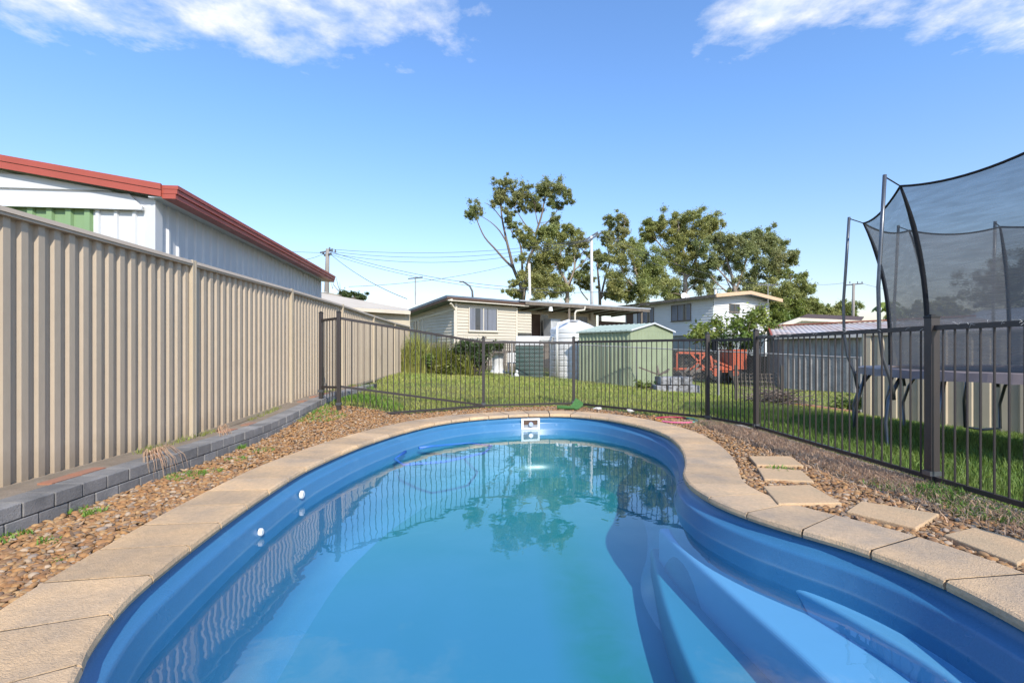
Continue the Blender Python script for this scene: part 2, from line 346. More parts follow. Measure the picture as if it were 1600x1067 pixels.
def inside(poly, X, Y):
    X = np.asarray(X); Y = np.asarray(Y); r = np.zeros(X.shape, bool); n = len(poly); j = n-1
    for i in range(n):
        xi, yi = poly[i][0], poly[i][1]; xj, yj = poly[j][0], poly[j][1]
        c = ((yi > Y) != (yj > Y)) & (X < (xj-xi)*(Y-yi)/(yj-yi+1e-12)+xi); r ^= c; j = i
    return r
OUT = C0+CN*CW; HOLE = C0+CN*.16
# ------------------------------------------------------------------ terrain
FX = lambda Y: -3.21-.0185*Y
YARD = [(-6, -8), (-3.3, -8), (FX(0), 0), (-3.36, 7.6), (-2.5, 7.45), (-.51, 8.70), (1.17, 9.08), (2.86, 7.03), (3.14, 6.2), (3.24, 3.7), (3.27, 1.3), (3.3, -8)]
YP = np.array(YARD)
def gz(X, Y):
    X = np.asarray(X, float); Y = np.asarray(Y, float)
    sm = lambda a, b, x: (lambda t: t*t*(3-2*t))(np.clip((x-a)/(b-a), 0, 1))
    pl = np.clip(.12-.06*X, -.47, .42)
    back = sm(8.2, 13.5, Y+0*X)*(Y > 0); right = sm(3.3, 8.2, X)*1.0
    m = np.maximum(back, right*(Y > -20))
    z = pl*m
    z += .2*sm(5.2, 8.0, Y)*sm(1.7, 2.6, -X)*(1-sm(9, 12, Y))
    return z-.03
def g1(x, y): return float(gz(np.array([x]), np.array([y]))[0])
def axis(lo, hi, st, far):
    a = list(np.arange(lo, hi+1e-6, st)); s = st; x = hi
    while x < far: s *= 1.35; x += s; a.append(x)
    s = st; x = lo
    while x > -far: s *= 1.35; x -= s; a.insert(0, x)
    return np.array(a)
ax, ay = axis(-4.5, 9, .1, 900), axis(-1, 20, .1, 1200)
GX, GY = np.meshgrid(ax, ay); GZ = gz(GX, GY)+nr.uniform(-.006, .006, GX.shape)
nx, ny = len(ax), len(ay); idx = np.arange(nx*ny).reshape(ny, nx)
cx = (GX[:-1, :-1]+GX[1:, 1:])/2; cy = (GY[:-1, :-1]+GY[1:, 1:])/2
hole = inside(HOLE, GX, GY); hc = hole[:-1, :-1] | hole[1:, :-1] | hole[:-1, 1:] | hole[1:, 1:]
yc = inside(YP, cx, cy); Fq = np.stack([idx[:-1, :-1], idx[:-1, 1:], idx[1:, 1:], idx[1:, :-1]], -1)
keep = ~hc
me = arr_mesh('ground', np.stack([GX, GY, GZ], -1).reshape(-1, 3), Fq[keep], [M['lawn'], M['earth']], True, yc[keep].astype(int))
tag(link('ground', me), kind='structure')

# ------------------------------------------------------------------ pool
pool = thing('swimming_pool', 'curving blue fibreglass swimming pool with sand coloured paver edge', 'swimming pool', (0, 4, 0))
WZ = -.235
prof = [(.045, -.045), (.022, -.055), (.012, -.085), (-.010, -.108), (-.052, -.124), (-.065, -.131), (-.068, -.145), (-.105, -.27), (-.17, -.5), (-.20, -.72), (-.24, -.86), (-.36, -.94)]
V = []; Fc = []
for (o, z) in prof: V += [(p[0], p[1], z) for p in C0+CN*o]
for i in range(len(prof)-1):
    for j in range(NS): a = i*NS+j; b = i*NS+(j+1) % NS; Fc.append((a, b, b+NS, a+NS))
me = bpy.data.meshes.new('shell'); me.from_pydata(V, [], Fc); me.materials.append(M['shell'])
for p in me.polygons: p.use_smooth = True
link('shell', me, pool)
fl = C0+CN*-.35
fm = MB(); n = len(fl); fm.v = [(p[0], p[1], -.94) for p in fl]
for a, b, c in tessellate_polygon([[Vector((p[0], p[1], 0)) for p in fl]]): fm.f.append((a, b, c))
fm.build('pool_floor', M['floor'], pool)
ed3 = [(1.2, 4.2), (1.08, 3.6), (1.0, 3.1), (.94, 2.5), (.92, 1.9), (.92, 1.1), (1.0, .6)]
ed2 = [(1.19, 3.95), (1.23, 3.4), (1.30, 2.8), (1.36, 2.3), (1.38, 1.8), (1.36, 1.2), (1.3, .7)]
ed1 = [(1.33, 3.5), (1.44, 3.1), (1.585, 2.72), (1.69, 2.38), (1.76, 2.05), (1.77, 1.7), (1.70, 1.25), (1.6, .9)]
def crv(p, sub=8):
    q = [p[0]]+list(p)+[p[-1]]; o = []
    for i in range(len(q)-3):
        a, b, c, d = (np.array(q[i+j]) for j in range(4))
        for k in range(sub): t = k/sub; o.append(tuple(.5*((2*b)+(-a+c)*t+(2*a-5*b+4*c-d)*t*t+(-a+3*b-3*c+d)*t**3)))
    o.append(tuple(q[-1])); return o
for ed, zt, rt in ((ed3, -.68, 4.3), (ed2, -.41, 3.8), (ed1, -.30, 3.2)):
    e = crv(ed); poly = e+[(2.15, e[-1][1]), (2.15, min(2.4, e[0][1])), (e[0][0]+.2, e[0][1])]
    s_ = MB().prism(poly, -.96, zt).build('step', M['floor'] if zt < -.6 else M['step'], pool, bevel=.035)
    s_.modifiers[0].segments = 5; s_.modifiers[0].harden_normals = False
# coping, one island per paver
cm_ = MB(); npv = round(PER/.342); gap_ = .0065
for i in range(npv):
    s0 = PER*i/npv+gap_+.1; s1 = PER*(i+1)/npv-gap_+.1; q = np.linspace(s0, s1, 5); ci = at_s(q); nn_ = nrm_s(q)
    dz = rnd.uniform(-.0008, .0008); n0 = len(cm_.v); pr = [(.015, -.05), (-.013, -.047), (-.02, -.028), (-.014, -.008), (.0, .0), (.1, .001), (CW-.012, .0), (CW, -.008), (CW, -.05)]
    for c_, m_ in zip(ci, nn_):
        for (o, z) in pr: p = c_+m_*o; cm_.v.append((p[0], p[1], z+dz))
    kp = len(pr)
    for a in range(4):
        for b in range(kp): x = n0+a*kp+b; y = n0+a*kp+(b+1) % kp; cm_.f.append((x, y, y+kp, x+kp))
    cm_.f.append(tuple(n0+b for b in range(kp))[::-1]); cm_.f.append(tuple(n0+4*kp+b for b in range(kp)))
cm_.build('coping', M['coping'], pool)
# mortar bed under coping
mo = MB(); a_ = C0+CN*-.002; b_ = C0+CN*(CW-.01)
for j in range(NS):
    k = (j+1) % NS; mo.quad((*a_[j], -.0035), (*b_[j], -.0035), (*b_[k], -.0035), (*a_[k], -.0035)); mo.quad((*b_[j], -.0035), (*b_[j], -.12), (*b_[k], -.12), (*b_[k], -.0035))
mo.build('mortar_bed', mat('dark_joint', (.018, .014, .011), .98, .3, 20), pool)
# skimmer on far wall
def wall_frame(xx, yy):
    i = np.argmin((C0[:, 0]-xx)**2+(C0[:, 1]-yy)**2); n_ = Vector((-CN[i][0], -CN[i][1], 0)); t_ = Vector((n_.y, -n_.x, 0)); return Vector((C0[i][0], C0[i][1], 0)), n_, t_
c_, n_, t_ = wall_frame(.31, 7.8)
c_ = c_+n_*.085; sk = MB()
def fr_box(mb, c, t, n, x0, x1, z0, z1, d0, d1):
    return mb.hexa([c+t*x0+n*d0+Vector((0, 0, z0)), c+t*x1+n*d0+Vector((0, 0, z0)), c+t*x1+n*d1+Vector((0, 0, z0)), c+t*x0+n*d1+Vector((0, 0, z0)),
                    c+t*x0+n*d0+Vector((0, 0, z1)), c+t*x1+n*d0+Vector((0, 0, z1)), c+t*x1+n*d1+Vector((0, 0, z1)), c+t*x0+n*d1+Vector((0, 0, z1))])
for a in ((-.15, .15, -.085, -.055), (-.15, .15, -.232, -.202), (-.15, -.115, -.202, -.085), (.115, .15, -.202, -.085)): fr_box(sk, c_, t_, n_, *a, 0, .02)
sko = sk.build('skimmer', M['white'], pool)
fr_box(MB(), c_, t_, n_, -.115, .115, -.202, -.085, -.02, .004).build('throat', M['brown'], sko)
fr_box(MB(), c_, t_, n_, -.115, .115, -.202, -.16, .004, .010).build('weir_flap', mat('grey_flap', (.25, .27, .3), .4), sko)
MB().tube([c_+n_*.0+Vector((0, 0, -.155)), c_+n_*.05+Vector((0, 0, -.145))], [.03, .036], 12).build('hose_socket', mat('pale_blue_plastic', (.35, .42, .62), .3), sko)
for (x, y, z, r_) in ((-1.81, 4.0, -.165, .034), (-1.79, 3.23, -.20, .026)):   # wall fittings
    c2, n2_, t2 = wall_frame(x, y); c2 = c2+n2_*.085+Vector((0, 0, z))
    MB().tube([c2, c2+n2_*.016, c2+n2_*.024], [r_, r_, r_*.7], 18).build('return_jet', M['white'], pool)
for (x, y) in ((.0, 7.75), (.75, 7.82)):
    c2, n2_, t2 = wall_frame(x, y); c2 = c2+n2_*.075+Vector((0, 0, -.165)); MB().tube([c2, c2+n2_*.008], .02, 10).build('wall_light', mat('clear_lens', (.15, .32, .55), .2), pool)
# water
wa = MB(); wl_ = C0+CN*-.094; wa.v = [(p[0], p[1], WZ) for p in wl_]
for a, b, c in tessellate_polygon([[Vector((p[0], p[1], 0)) for p in wl_]]): wa.f.append((a, b, c))
wo_ = wa.build('water', M['water']); tag(wo_, kind='structure')
if wo_.data.polygons[0].normal.z < 0: wo_.data.flip_normals()
# pale scum line along the wall at the waterline
sl = MB(); a_ = C0+CN*-.094; b_ = C0+CN*-.091
for j in range(NS):
    k = (j+1) % NS; sl.quad((*a_[j], WZ+.002), (*a_[k], WZ+.002), (*b_[k], WZ+.008), (*b_[j], WZ+.008))
sl.build('waterline_mark', mat('scum_line', (.20, .30, .42), .8, .5, 12), pool)
# cleaner hose
hp = [(-1.32, 6.0, WZ+.01), (-1.38, 5.7, WZ-.02), (-1.25, 5.55, WZ-.05), (-.8, 5.75, WZ-.06), (-.35, 6.2, WZ-.05), (-.28, 6.6, WZ-.04), (-.6, 6.75, WZ-.03), (-1.0, 6.5, WZ-.02), (-1.2, 6.25, WZ+.005)]
tag(MB().tube([(*q, ) for q in hp], .016, 8).build('pool_hose', M['hose'], None, True), 'blue hose floating in a loop in the far corner of the pool', 'hose')

# ------------------------------------------------------------------ gravel, grass scatter
def ico(sub):
    import bmesh
    b = bmesh.new(); bmesh.ops.create_icosphere(b, subdivisions=sub, radius=1); v = np.array([x.co[:] for x in b.verts]); f = np.array([[q.index for q in p.verts] for p in b.faces]); b.free(); return v, f
def scatter(base, faces, pos, scl, rot):
    n = len(pos); bv = base[None]*scl[:, None, :]
    ca, sa = np.cos(rot[:, 2]), np.sin(rot[:, 2]); cb_, sb_ = np.cos(rot[:, 0]), np.sin(rot[:, 0])
    y = bv[..., 1]*cb_[:, None]-bv[..., 2]*sb_[:, None]; z = bv[..., 1]*sb_[:, None]+bv[..., 2]*cb_[:, None]; x = bv[..., 0]
    X = x*ca[:, None]-y*sa[:, None]; Y = x*sa[:, None]+y*ca[:, None]
    Vv = np.stack([X, Y, z], -1)+pos[:, None, :]; Ff = faces[None]+(np.arange(n)*len(base))[:, None, None]
    return Vv.reshape(-1, 3), Ff.reshape(-1, faces.shape[1])
STONES = []   # polygons to keep clear
def s_poly(px4): return [(P(u, v, H/((v-547)*K)).x, P(u, v, H/((v-547)*K)).y) for u, v in px4]
st_px = [([(1170, 714), (1236, 714), (1256, 729), (1182, 728)], 'smallest and farthest stepping stone beside the pool edge'),
         ([(1183, 732), (1252, 736), (1272, 754), (1194, 750)], 'second farthest stepping stone, narrow with a weed at its edge'),
         ([(1192, 761), (1266, 759), (1316, 788), (1216, 789)], 'middle stepping stone touching the pool coping'),
         ([(1345, 785), (1468, 805), (1432, 828), (1322, 801)], 'square stepping stone between the middle one and the nearest one'),
         ([(1522, 826), (1640, 858), (1590, 884), (1474, 838)], 'nearest stepping stone at the right edge, crossed by a thin shadow')]
for i, (q, lab) in enumerate(st_px):
    pl = s_poly(q); STONES.append(pl)
    o = MB().prism([(x, y) for x, y in pl], -.05, .012).build('stepping_stone', M['stone'], None, bevel=.008); tag(o, lab, 'stepping stone', 'stepping stones in the gravel beside the pool')
def wallx(Y): return -2.78-.0185*Y
def yard_pts(n, x0, x1, y0, y1):
    X = nr.uniform(x0, x1, n); Y = nr.uniform(y0, y1, n)
    ok = inside(YP, X, Y) & ~inside(C0+CN*(CW+.0), X, Y) & (X > wallx(Y)+.01)
    for p in STONES: ok &= ~inside(p, X, Y)
    return X[ok], Y[ok]
gv, gf = ico(2); gv1, gf1 = ico(1)
gv = gv*(1+nr.uniform(-.12, .12, (len(gv), 1)))
Vs = []; Fs = []; off = 0
for (x0, x1, y0, y1, dens, r0, r1, b_, f_) in ((-3, -1.2, 1.2, 4.2, 4200, .008, .021, gv, gf), (-3.1, .9, 4.2, 9.2, 2400, .009, .021, gv1, gf1), (1.4, 3.35, 1.2, 4.2, 3200, .007, .021, gv, gf), (.9, 3.35, 4.2, 9.2, 1900, .009, .020, gv1, gf1)):
    X, Y = yard_pts(int(dens*(x1-x0)*(y1-y0)), x0, x1, y0, y1)
    if x0 > 0:   # thin out under the dead grass by the fence
        pr_ = np.clip((3.2-X)/.7, .12, 1)*np.where((Y > 7.4), .25, 1); k_ = nr.uniform(size=len(X)) < pr_; X, Y = X[k_], Y[k_]
    if x0 < 0: k_ = nr.uniform(size=len(X)) < np.where(Y > 7.9, .5, 1); X, Y = X[k_], Y[k_]
    n = len(X); r_ = nr.uniform(r0, r1, n); scl = np.stack([r_*nr.uniform(1, 1.5, n), r_*nr.uniform(.7, 1.1, n), r_*nr.uniform(.4, .7, n)], -1)
    Z = gz(X, Y)+nr.uniform(.0, .026, n); rot = np.stack([nr.normal(0, .3, n), 0*r_, nr.uniform(0, 6.28, n)], -1)
    a, b = scatter(b_, f_, np.stack([X, Y, Z], -1), scl, rot); Vs.append(a); Fs.append(b+off); off += len(a)
tag(link('gravel', arr_mesh('gravel', np.vstack(Vs), np.vstack(Fs), M['pebble'], True)), 'brown and tan river pebbles around the pool coping', 'gravel', kind='stuff')
def blades(X, Y, Z, h, wd, lean=.45, segs=2):
    n = len(X); a = nr.uniform(0, 6.28, n); l = nr.uniform(.1, 1, n)*lean*h; la = nr.uniform(0, 6.28, n)
    tx, ty = np.cos(a)*wd/2, np.sin(a)*wd/2; dx, dy = np.cos(la)*l, np.sin(la)*l
    v = np.stack([np.stack([X-tx, Y-ty, Z], -1), np.stack([X+tx, Y+ty, Z], -1), np.stack([X+tx*.7+dx*.35, Y+ty*.7+dy*.35, Z+h*.6], -1), np.stack([X-tx*.7+dx*.35, Y-ty*.7+dy*.35, Z+h*.6], -1), np.stack([X+dx, Y+dy, Z+h*.96], -1)], 1)
    f = np.array([[0, 1, 2, 3], [3, 2, 4, 4]])
    f1 = f[0][None]+(np.arange(n)*5)[:, None]; v = v.reshape(-1, 3)
    f2 = np.array([3, 2, 4])[None]+(np.arange(n)*5)[:, None]
    # use triangles only
    t1 = f1[:, [0, 1, 2]]; t2 = f1[:, [0, 2, 3]]
    return v, np.vstack([t1, t2, f2])
def blade_obj(name, parts, m, label, cat, kind='stuff'):
    Vv = []; Ff = []; o = 0
    for v, f in parts: Vv.append(v); Ff.append(f+o); o += len(v)
    ob = link(name, arr_mesh(name, np.vstack(Vv), np.vstack(Ff), m, False)); return tag(ob, label, cat, kind=kind)
def field(n, x0, x1, y0, y1, pred):
    X = nr.uniform(x0, x1, n); Y = nr.uniform(y0, y1, n); k = pred(X, Y) & ~inside(YP, X, Y); return X[k], Y[k]
cbr = lambda X, Y: (Y < 8.13+(8.6-X)*1.54)     # in front of the right-hand sheet fence
X, Y = field(70000, -3.5, 8.5, 7.4, 12.5, lambda X, Y: (X > FX(Y)+.03) & cbr(X, Y)); k = nr.uniform(size=len(X)) < .62+.38*np.sin(X*2.1+np.sin(Y*1.7)*2)*np.sin(Y*2.9+X); X, Y = X[k], Y[k]; n = len(X); p1 = blades(X, Y, gz(X, Y), nr.uniform(.03, .07, n), nr.uniform(.007, .014, n), .7)
X, Y = field(60000, -3.6, 12, 12.5, 22, lambda X, Y: (X > FX(Y)+.03)); n = len(X); p2 = blades(X, Y, gz(X, Y), nr.uniform(.04, .09, n), nr.uniform(.014, .03, n), .7)
blade_obj('lawn_grass', [p1, p2], M['grass'], 'short sunlit grass of the back lawn behind the pool fence', 'grass')
X, Y = field(95000, 3.25, 9.5, 1.6, 8.5, lambda X, Y: cbr(X, Y)); n = len(X); p3 = blades(X, Y, gz(X, Y), nr.uniform(.04, .12, n), nr.uniform(.005, .010, n), .7)
blade_obj('side_lawn_grass', [p3], M['grass_near'], 'longer green grass under and around the trampoline', 'grass')
# dry grass along the right fence
def strip(n):
    t = nr.uniform(0, 1, n); Y = 1.3+t*5.7; X = np.interp(Y, [1.3, 3.7, 6.2, 7.0], [3.27, 3.24, 3.14, 2.88])-np.abs(nr.normal(0, .26, n))-.01
    k = ~inside(OUT, X, Y) & (nr.uniform(size=n) < np.where(Y > 3.4, 1, .55))
    for p in STONES: k &= ~inside(p, X, Y)
    return X[k], Y[k]
X, Y = strip(30000); n = len(X); a = blades(X, Y, gz(X, Y)+.0, nr.uniform(.015, .085, n), nr.uniform(.004, .009, n), 1.6)
X2 = nr.uniform(-2.7, 2.9, 9000); Y2 = nr.uniform(8.0, 9.1, 9000); k = inside(YP, X2, Y2) & ~inside(OUT, X2, Y2); X2, Y2 = X2[k], Y2[k]; n2_ = len(X2); b = blades(X2, Y2, gz(X2, Y2), nr.uniform(.01, .04, n2_), nr.uniform(.004, .01, n2_), 1.4)
blade_obj('dead_grass', [a, b], M['dry'], 'dry brown dead grass matted along the foot of the dark fence', 'dead grass')
def litter(n, x0, x1, y0, y1, pred=None):
    X, Y = yard_pts(n, x0, x1, y0, y1); n = len(X); Z = gz(X, Y)+nr.uniform(.022, .035, n); c = np.stack([X, Y, Z], -1)
    a = nr.uniform(0, 6.28, n); L = nr.uniform(.012, .035, n)[:, None]; d = np.stack([np.cos(a), np.sin(a), nr.normal(0, .25, n)], -1)*L; e = np.stack([-np.sin(a), np.cos(a), nr.normal(0, .3, n)], -1)*L*.28
    return np.stack([c-d, c-e, c+d, c+e], 1).reshape(-1, 3), np.arange(n*4).reshape(-1, 4)
va, fa_ = litter(2600, -3, -1.4, 1.5, 8.5); vb, fb_ = litter(4500, 1.6, 3.3, 1.3, 7.2)
tag(link('leaf_litter', arr_mesh('leaf_litter', np.vstack([va, vb]), np.vstack([fa_, fb_+len(va)]), mat('dry_leaf', (.26, .15, .08), .8, 0, 6, col2=(.38, .27, .16), island=.5))), 'small dry fallen leaves and bark bits on the pebbles', 'leaf litter', kind='stuff')
# weeds in the gravel
def weed_patch(cx_, cy_, rad, n, h): 
    a = nr.uniform(0, 6.28, n); r = rad*np.sqrt(nr.uniform(0, 1, n)); X = cx_+r*np.cos(a); Y = cy_+r*np.sin(a); return blades(X, Y, gz(X, Y)+.015, nr.uniform(.3, 1, n)*h, nr.uniform(.006, .013, n), 1.1)
wp = []
for u, v, r_, n, h in ((372, 700, .07, 160, .07), (352, 704, .05, 60, .04), (290, 742, .16, 500, .035), (145, 800, .06, 80, .05), (120, 795, .06, 50, .04), (330, 735, .1, 160, .03), (410, 702, .12, 200, .03), (370, 715, .12, 150, .025), (75, 845, .05, 30, .05), (20, 838, .08, 60, .06), (95, 870, .05, 40, .02), (475, 655, .4, 1200, .05), (545, 640, .5, 1700, .07), (585, 640, .5, 1100, .08), (500, 662, .35, 800, .04), (560, 625, .3, 700, .12), (1220, 733, .12, 110, .05), (1470, 770, .15, 350, .09), (1510, 780, .3, 600, .06), (1400, 760, .2, 160, .05), (1545, 800, .25, 500, .05), (1100, 662, .2, 200, .05)):
    Yg = H/((v-547)*K); wp.append(weed_patch((u-800)*K*Yg, Yg, r_, n, h))
blade_obj('weeds', wp, M['weed'], 'low green weeds growing through the pebbles', 'weeds')
# dry tuft hanging over the block wall
def tuft(cx_, cy_, cz_, n, L):
    t = MB()
    for i in range(n):
        a = rnd.uniform(-.9, .9); l = rnd.uniform(.5, 1)*L; d = Vector((.5+rnd.random()*.5, a, 0)); p = Vector((cx_, cy_+rnd.uniform(-.08, .08), cz_))
        t.tube([p, p+d*l*.4+Vector((0, 0, .04+rnd.random()*.03)), p+d*l*.75+Vector((0, 0, -.03)), p+d*l*.85+Vector((0, 0, -.14*rnd.random()-.05))], [.0022, .002, .0015, .0006], 4)
    return t
tag(tuft(-2.98, 3.98, .17, 70, .26).build('dry_tuft', M['dry']), 'bleached dry grass tuft drooping over the grey block wall', 'grass tuft')
tag(tuft(-3.05, 5.05, .19, 26, .16).build('dry_tuft', M['dry']), 'small dry grass tuft on the block wall past the first visible fence post', 'grass tuft')

# ------------------------------------------------------------------ retaining wall
rw = thing('retaining_wall', 'low two-course retaining wall of dark grey blocks below the cream fence', 'retaining wall', (-2.85, 5, 0))
wz = lambda Y: .145*smooth(5.4, 8.1, Y)
bk = MB()
for row in range(2):
    y = .2+(0 if row else .1)
    while y < 10.3:
        y1 = min(y+.2, 10.6); x0, x1 = wallx(y), wallx(y1); zz = wz(y)-.030+row*.093; zb = zz-(.03 if row == 0 else 0); dx = rnd.uniform(0, .006)
        bk.hexa([(x0-.19, y, zb), (x0+dx, y, zb), (x1+dx, y1-.008, zb+wz(y1)-wz(y)), (x1-.19, y1-.008, zb+wz(y1)-wz(y)), (x0-.19, y, zz+.087), (x0+dx, y, zz+.087), (x1+dx, y1-.008, zz+.087+wz(y1)-wz(y)), (x1-.19, y1-.008, zz+.087+wz(y1)-wz(y))]); y = y1
bk.build('block_course', M['brick'], rw, bevel=.005)
jt = MB()
for i in range(26):
    y0 = .3+i*.4; y1 = y0+.4; jt.hexa([(wallx(y0)-.09, y0, wz(y0)-.05), (wallx(y0)-.007, y0, wz(y0)-.05), (wallx(y1)-.007, y1, wz(y1)-.05), (wallx(y1)-.09, y1, wz(y1)-.05), (wallx(y0)-.09, y0, wz(y0)+.143), (wallx(y0)-.007, y0, wz(y0)+.143), (wallx(y1)-.007, y1, wz(y1)+.143), (wallx(y1)-.09, y1, wz(y1)+.143)])
jt.build('mortar', mat('mortar_dark', (.05, .05, .052), .95, .3, 20), rw)
fil = MB()
for i in range(37):
    y0 = .2+i*.28; y1 = y0+.28; a0, a1 = wz(y0)+.138, wz(y1)+.138
    fil.hexa([(FX(y0)-.3, y0, -.1), (wallx(y0)-.095, y0, -.1), (wallx(y1)-.095, y1, -.1), (FX(y1)-.3, y1, -.1), (FX(y0)-.3, y0, a0), (wallx(y0)-.095, y0, a0), (wallx(y1)-.095, y1, a1), (FX(y1)-.3, y1, a1)])
fil.build('soil_fill', mat('dusty_soil', (.30, .24, .18), .95, 0, 5, col2=(.22, .17, .12), bump=.8, bs=60, fine=.4), rw)
rb = MB()
for i in range(44):
    y = .5+i*.225
    if rnd.random() < .85: continue
    x = wallx(y)-.2-rnd.uniform(.0, .03); rb.box(x-.1, x, y, y+.21, wz(y)+.08, wz(y)+.150)
rb.build('brick_backing', M['redbrick'], rw)
X = nr.uniform(0, 1, 2600); Y = nr.uniform(.4, 10.2, 2600); Xw = FX(Y)+.02+X*.09; wzv = np.array([wz(y) for y in Y])+.13
k = (np.sin(Y*3.1)+np.sin(Y*1.3+1)) > .3
v_, f_ = blades(Xw[k], Y[k], wzv[k], nr.uniform(.02, .07, k.sum()), nr.uniform(.004, .008, k.sum()), 1.2)
blade_obj('verge_grass', [(v_, f_)], M['reed'], 'thin yellowing grass growing along the top of the block wall', 'grass')

# ------------------------------------------------------------------ cream sheet fence
cf = thing('sheet_fence', 'tall cream ribbed metal boundary fence beside the pool', 'fence', (-3.3, 5, .15))
posts = [.34, 2.64, 4.94, 7.24, 9.54, 11.84, 14.14, 16.4]
zt_ = lambda Y: 1.94-.10*smooth(8, 14.5, Y); zb_ = lambda Y: .115+wz(Y)*.95+.06*smooth(10, 14.4, Y)
PF = [(0, 0), (.36, 0), (.46, .027), (.86, .027), (.97, 0)]
for i in range(len(posts)-1):
    y0, y1 = posts[i]+.03, posts[i+1]-.03
    A = (FX(y0), y0, zb_(y0)+.03); B = (FX(y1), y1, zb_(y1)+.03); C_ = (FX(y1), y1, zt_(y1)-.02); D = (FX(y0), y0, zt_(y0)-.02)
    MB().ribbed(A, B, C_, D, .118, PF, (1, 0, 0)).build('fence_sheet', M['cream'], cf)
    top = MB(); top.hexa([(FX(y0)-.012, y0, zt_(y0)-.035), (FX(y0)+.066, y0, zt_(y0)-.035), (FX(y1)+.066, y1, zt_(y1)-.035), (FX(y1)-.012, y1, zt_(y1)-.035), (FX(y0)-.005, y0, zt_(y0)), (FX(y0)+.05, y0, zt_(y0)), (FX(y1)+.05, y1, zt_(y1)), (FX(y1)-.005, y1, zt_(y1))])
    top.hexa([(FX(y0)-.012, y0, zt_(y0)-.055), (FX(y0)+.058, y0, zt_(y0)-.055), (FX(y1)+.058, y1, zt_(y1)-.055), (FX(y1)-.012, y1, zt_(y1)-.055), (FX(y0)-.012, y0, zt_(y0)-.036), (FX(y0)+.058, y0, zt_(y0)-.036), (FX(y1)+.058, y1, zt_(y1)-.036), (FX(y1)-.012, y1, zt_(y1)-.036)])
    top.build('top_rail', M['cream'], cf)
    MB().hexa([(FX(y0)-.012, y0, zb_(y0)), (FX(y0)+.042, y0, zb_(y0)), (FX(y1)+.042, y1, zb_(y1)), (FX(y1)-.012, y1, zb_(y1)), (FX(y0)-.012, y0, zb_(y0)+.045), (FX(y0)+.036, y0, zb_(y0)+.045), (FX(y1)+.036, y1, zb_(y1)+.045), (FX(y1)-.012, y1, zb_(y1)+.045)]).build('bottom_rail', M['cream'], cf)
for y in posts:
    x = FX(y); m_ = MB(); m_.box(x-.02, x+.062, y-.03, y-.006, zb_(y)-.05, zt_(y)+.006); m_.box(x-.02, x+.062, y+.006, y+.03, zb_(y)-.05, zt_(y)+.006); m_.box(x-.02, x+.036, y-.006, y+.006, zb_(y)-.05, zt_(y)); m_.build('post', M['cream_post'], cf)

# ------------------------------------------------------------------ dark tubular pool fence
def panel(parent, a, b, rb0, rb1, rt0, rt1, name='fence_panel', low=None, sp_=.094):
    a = Vector((a[0], a[1], 0)); b = Vector((b[0], b[1], 0)); d = (b-a); L = d.length; d.normalize(); a2 = a+d*.03; b2 = b-d*.03; m = MB()
    za = lambda t, p, q: p+(q-p)*t
    m.bar((a2.x, a2.y, rt0), (b2.x, b2.y, rt1), .025, .038); m.bar((a2.x, a2.y, rb0), (b2.x, b2.y, rb1), .025, .034)
    n = round(L/sp_)
    for i in range(1, n):
        t = i/n; p = a+d*L*t; lo = za(t, rb0, rb1) if low is None else low(t)
        if lo is None: continue
        m.tube([(p.x, p.y, lo), (p.x, p.y, za(t, rt0, rt1))], .0072, 6, False)
    return m.build(name, M['iron'], parent)
def post(parent, x, y, z0, z1, w_=.026):
    m = MB(); m.box(x-w_, x+w_, y-w_, y+w_, z0, z1); o = m.build('post', M['iron'], parent, bevel=.003)
    c = MB(); c.box(x-w_-.003, x+w_+.003, y-w_-.003, y+w_+.003, z1, z1+.018); c.box(x-.018, x+.018, y-.018, y+.018, z1+.018, z1+.03); c.build('post_cap', M['rubber'], o, bevel=.004)
    br = MB(); br.box(x-w_-.012, x+w_+.012, y-w_-.003, y+w_+.003, z0+.1, z0+.135); br.build('bracket', M['steel'], o)
    return o
FP = [(-2.97, 7.52), (-2.56, 7.15), (-.51, 8.66), (1.15, 9.02), (2.83, 7.0), (3.13, 6.2), (3.23, 3.72), (3.27, 1.25), (3.3, -1.2)]
pf = thing('pool_fence', 'dark brown tubular pool fence across the far side of the pool', 'fence', (0, 8, 0))
post(pf, *FP[0], .28, 1.60); post(pf, *FP[1], .12, 1.58); post(pf, *FP[2], -.05, 1.245); post(pf, *FP[3], -.05, 1.255); post(pf, *FP[4], -.05, 1.25)
panel(pf, FP[0], FP[1], .46, .48, 1.49, 1.50, low=lambda t: .33)
panel(pf, FP[1], FP[2], .49, .05, 1.50, 1.17, low=lambda t: .20*(1-smooth(0, .45, t))+.03)
MB().bar((-1.95, 7.59, .04), (-.54, 8.63, .035), .025, .034).build('ground_rail', M['iron'], pf)
panel(pf, FP[2], FP[3], .04, .04, 1.17, 1.17); panel(pf, FP[3], FP[4], .04, .06, 1.18, 1.18)
gt = thing('pool_gate', 'narrow dark tubular gate at the far corner of the pool fence', 'gate', (2.98, 6.6, 0))
panel(gt, (2.85, 6.95), (3.115, 6.25), .06, .06, 1.17, 1.17, 'gate_leaf', sp_=.07)
MB().box(2.865, 2.91, 6.86, 6.93, 1.02, 1.16).build('hinge', M['rubber'], gt)
sf = thing('side_pool_fence', 'dark tubular fence running along the gravel in front of the trampoline', 'fence', (3.24, 3.7, 0))
post(sf, *FP[5], -.05, 1.27, .027); post(sf, *FP[6], -.03, 1.275, .034); post(sf, *FP[7], -.05, 1.26, .03)
panel(sf, FP[5], FP[6], .05, .05, 1.19, 1.20); panel(sf, FP[6], FP[7], .05, .05, 1.20, 1.20); panel(sf, FP[7], FP[8], .05, .05, 1.2, 1.2)
M['tiew'] = mat('pale_wire', (.6, .6, .58), .4)
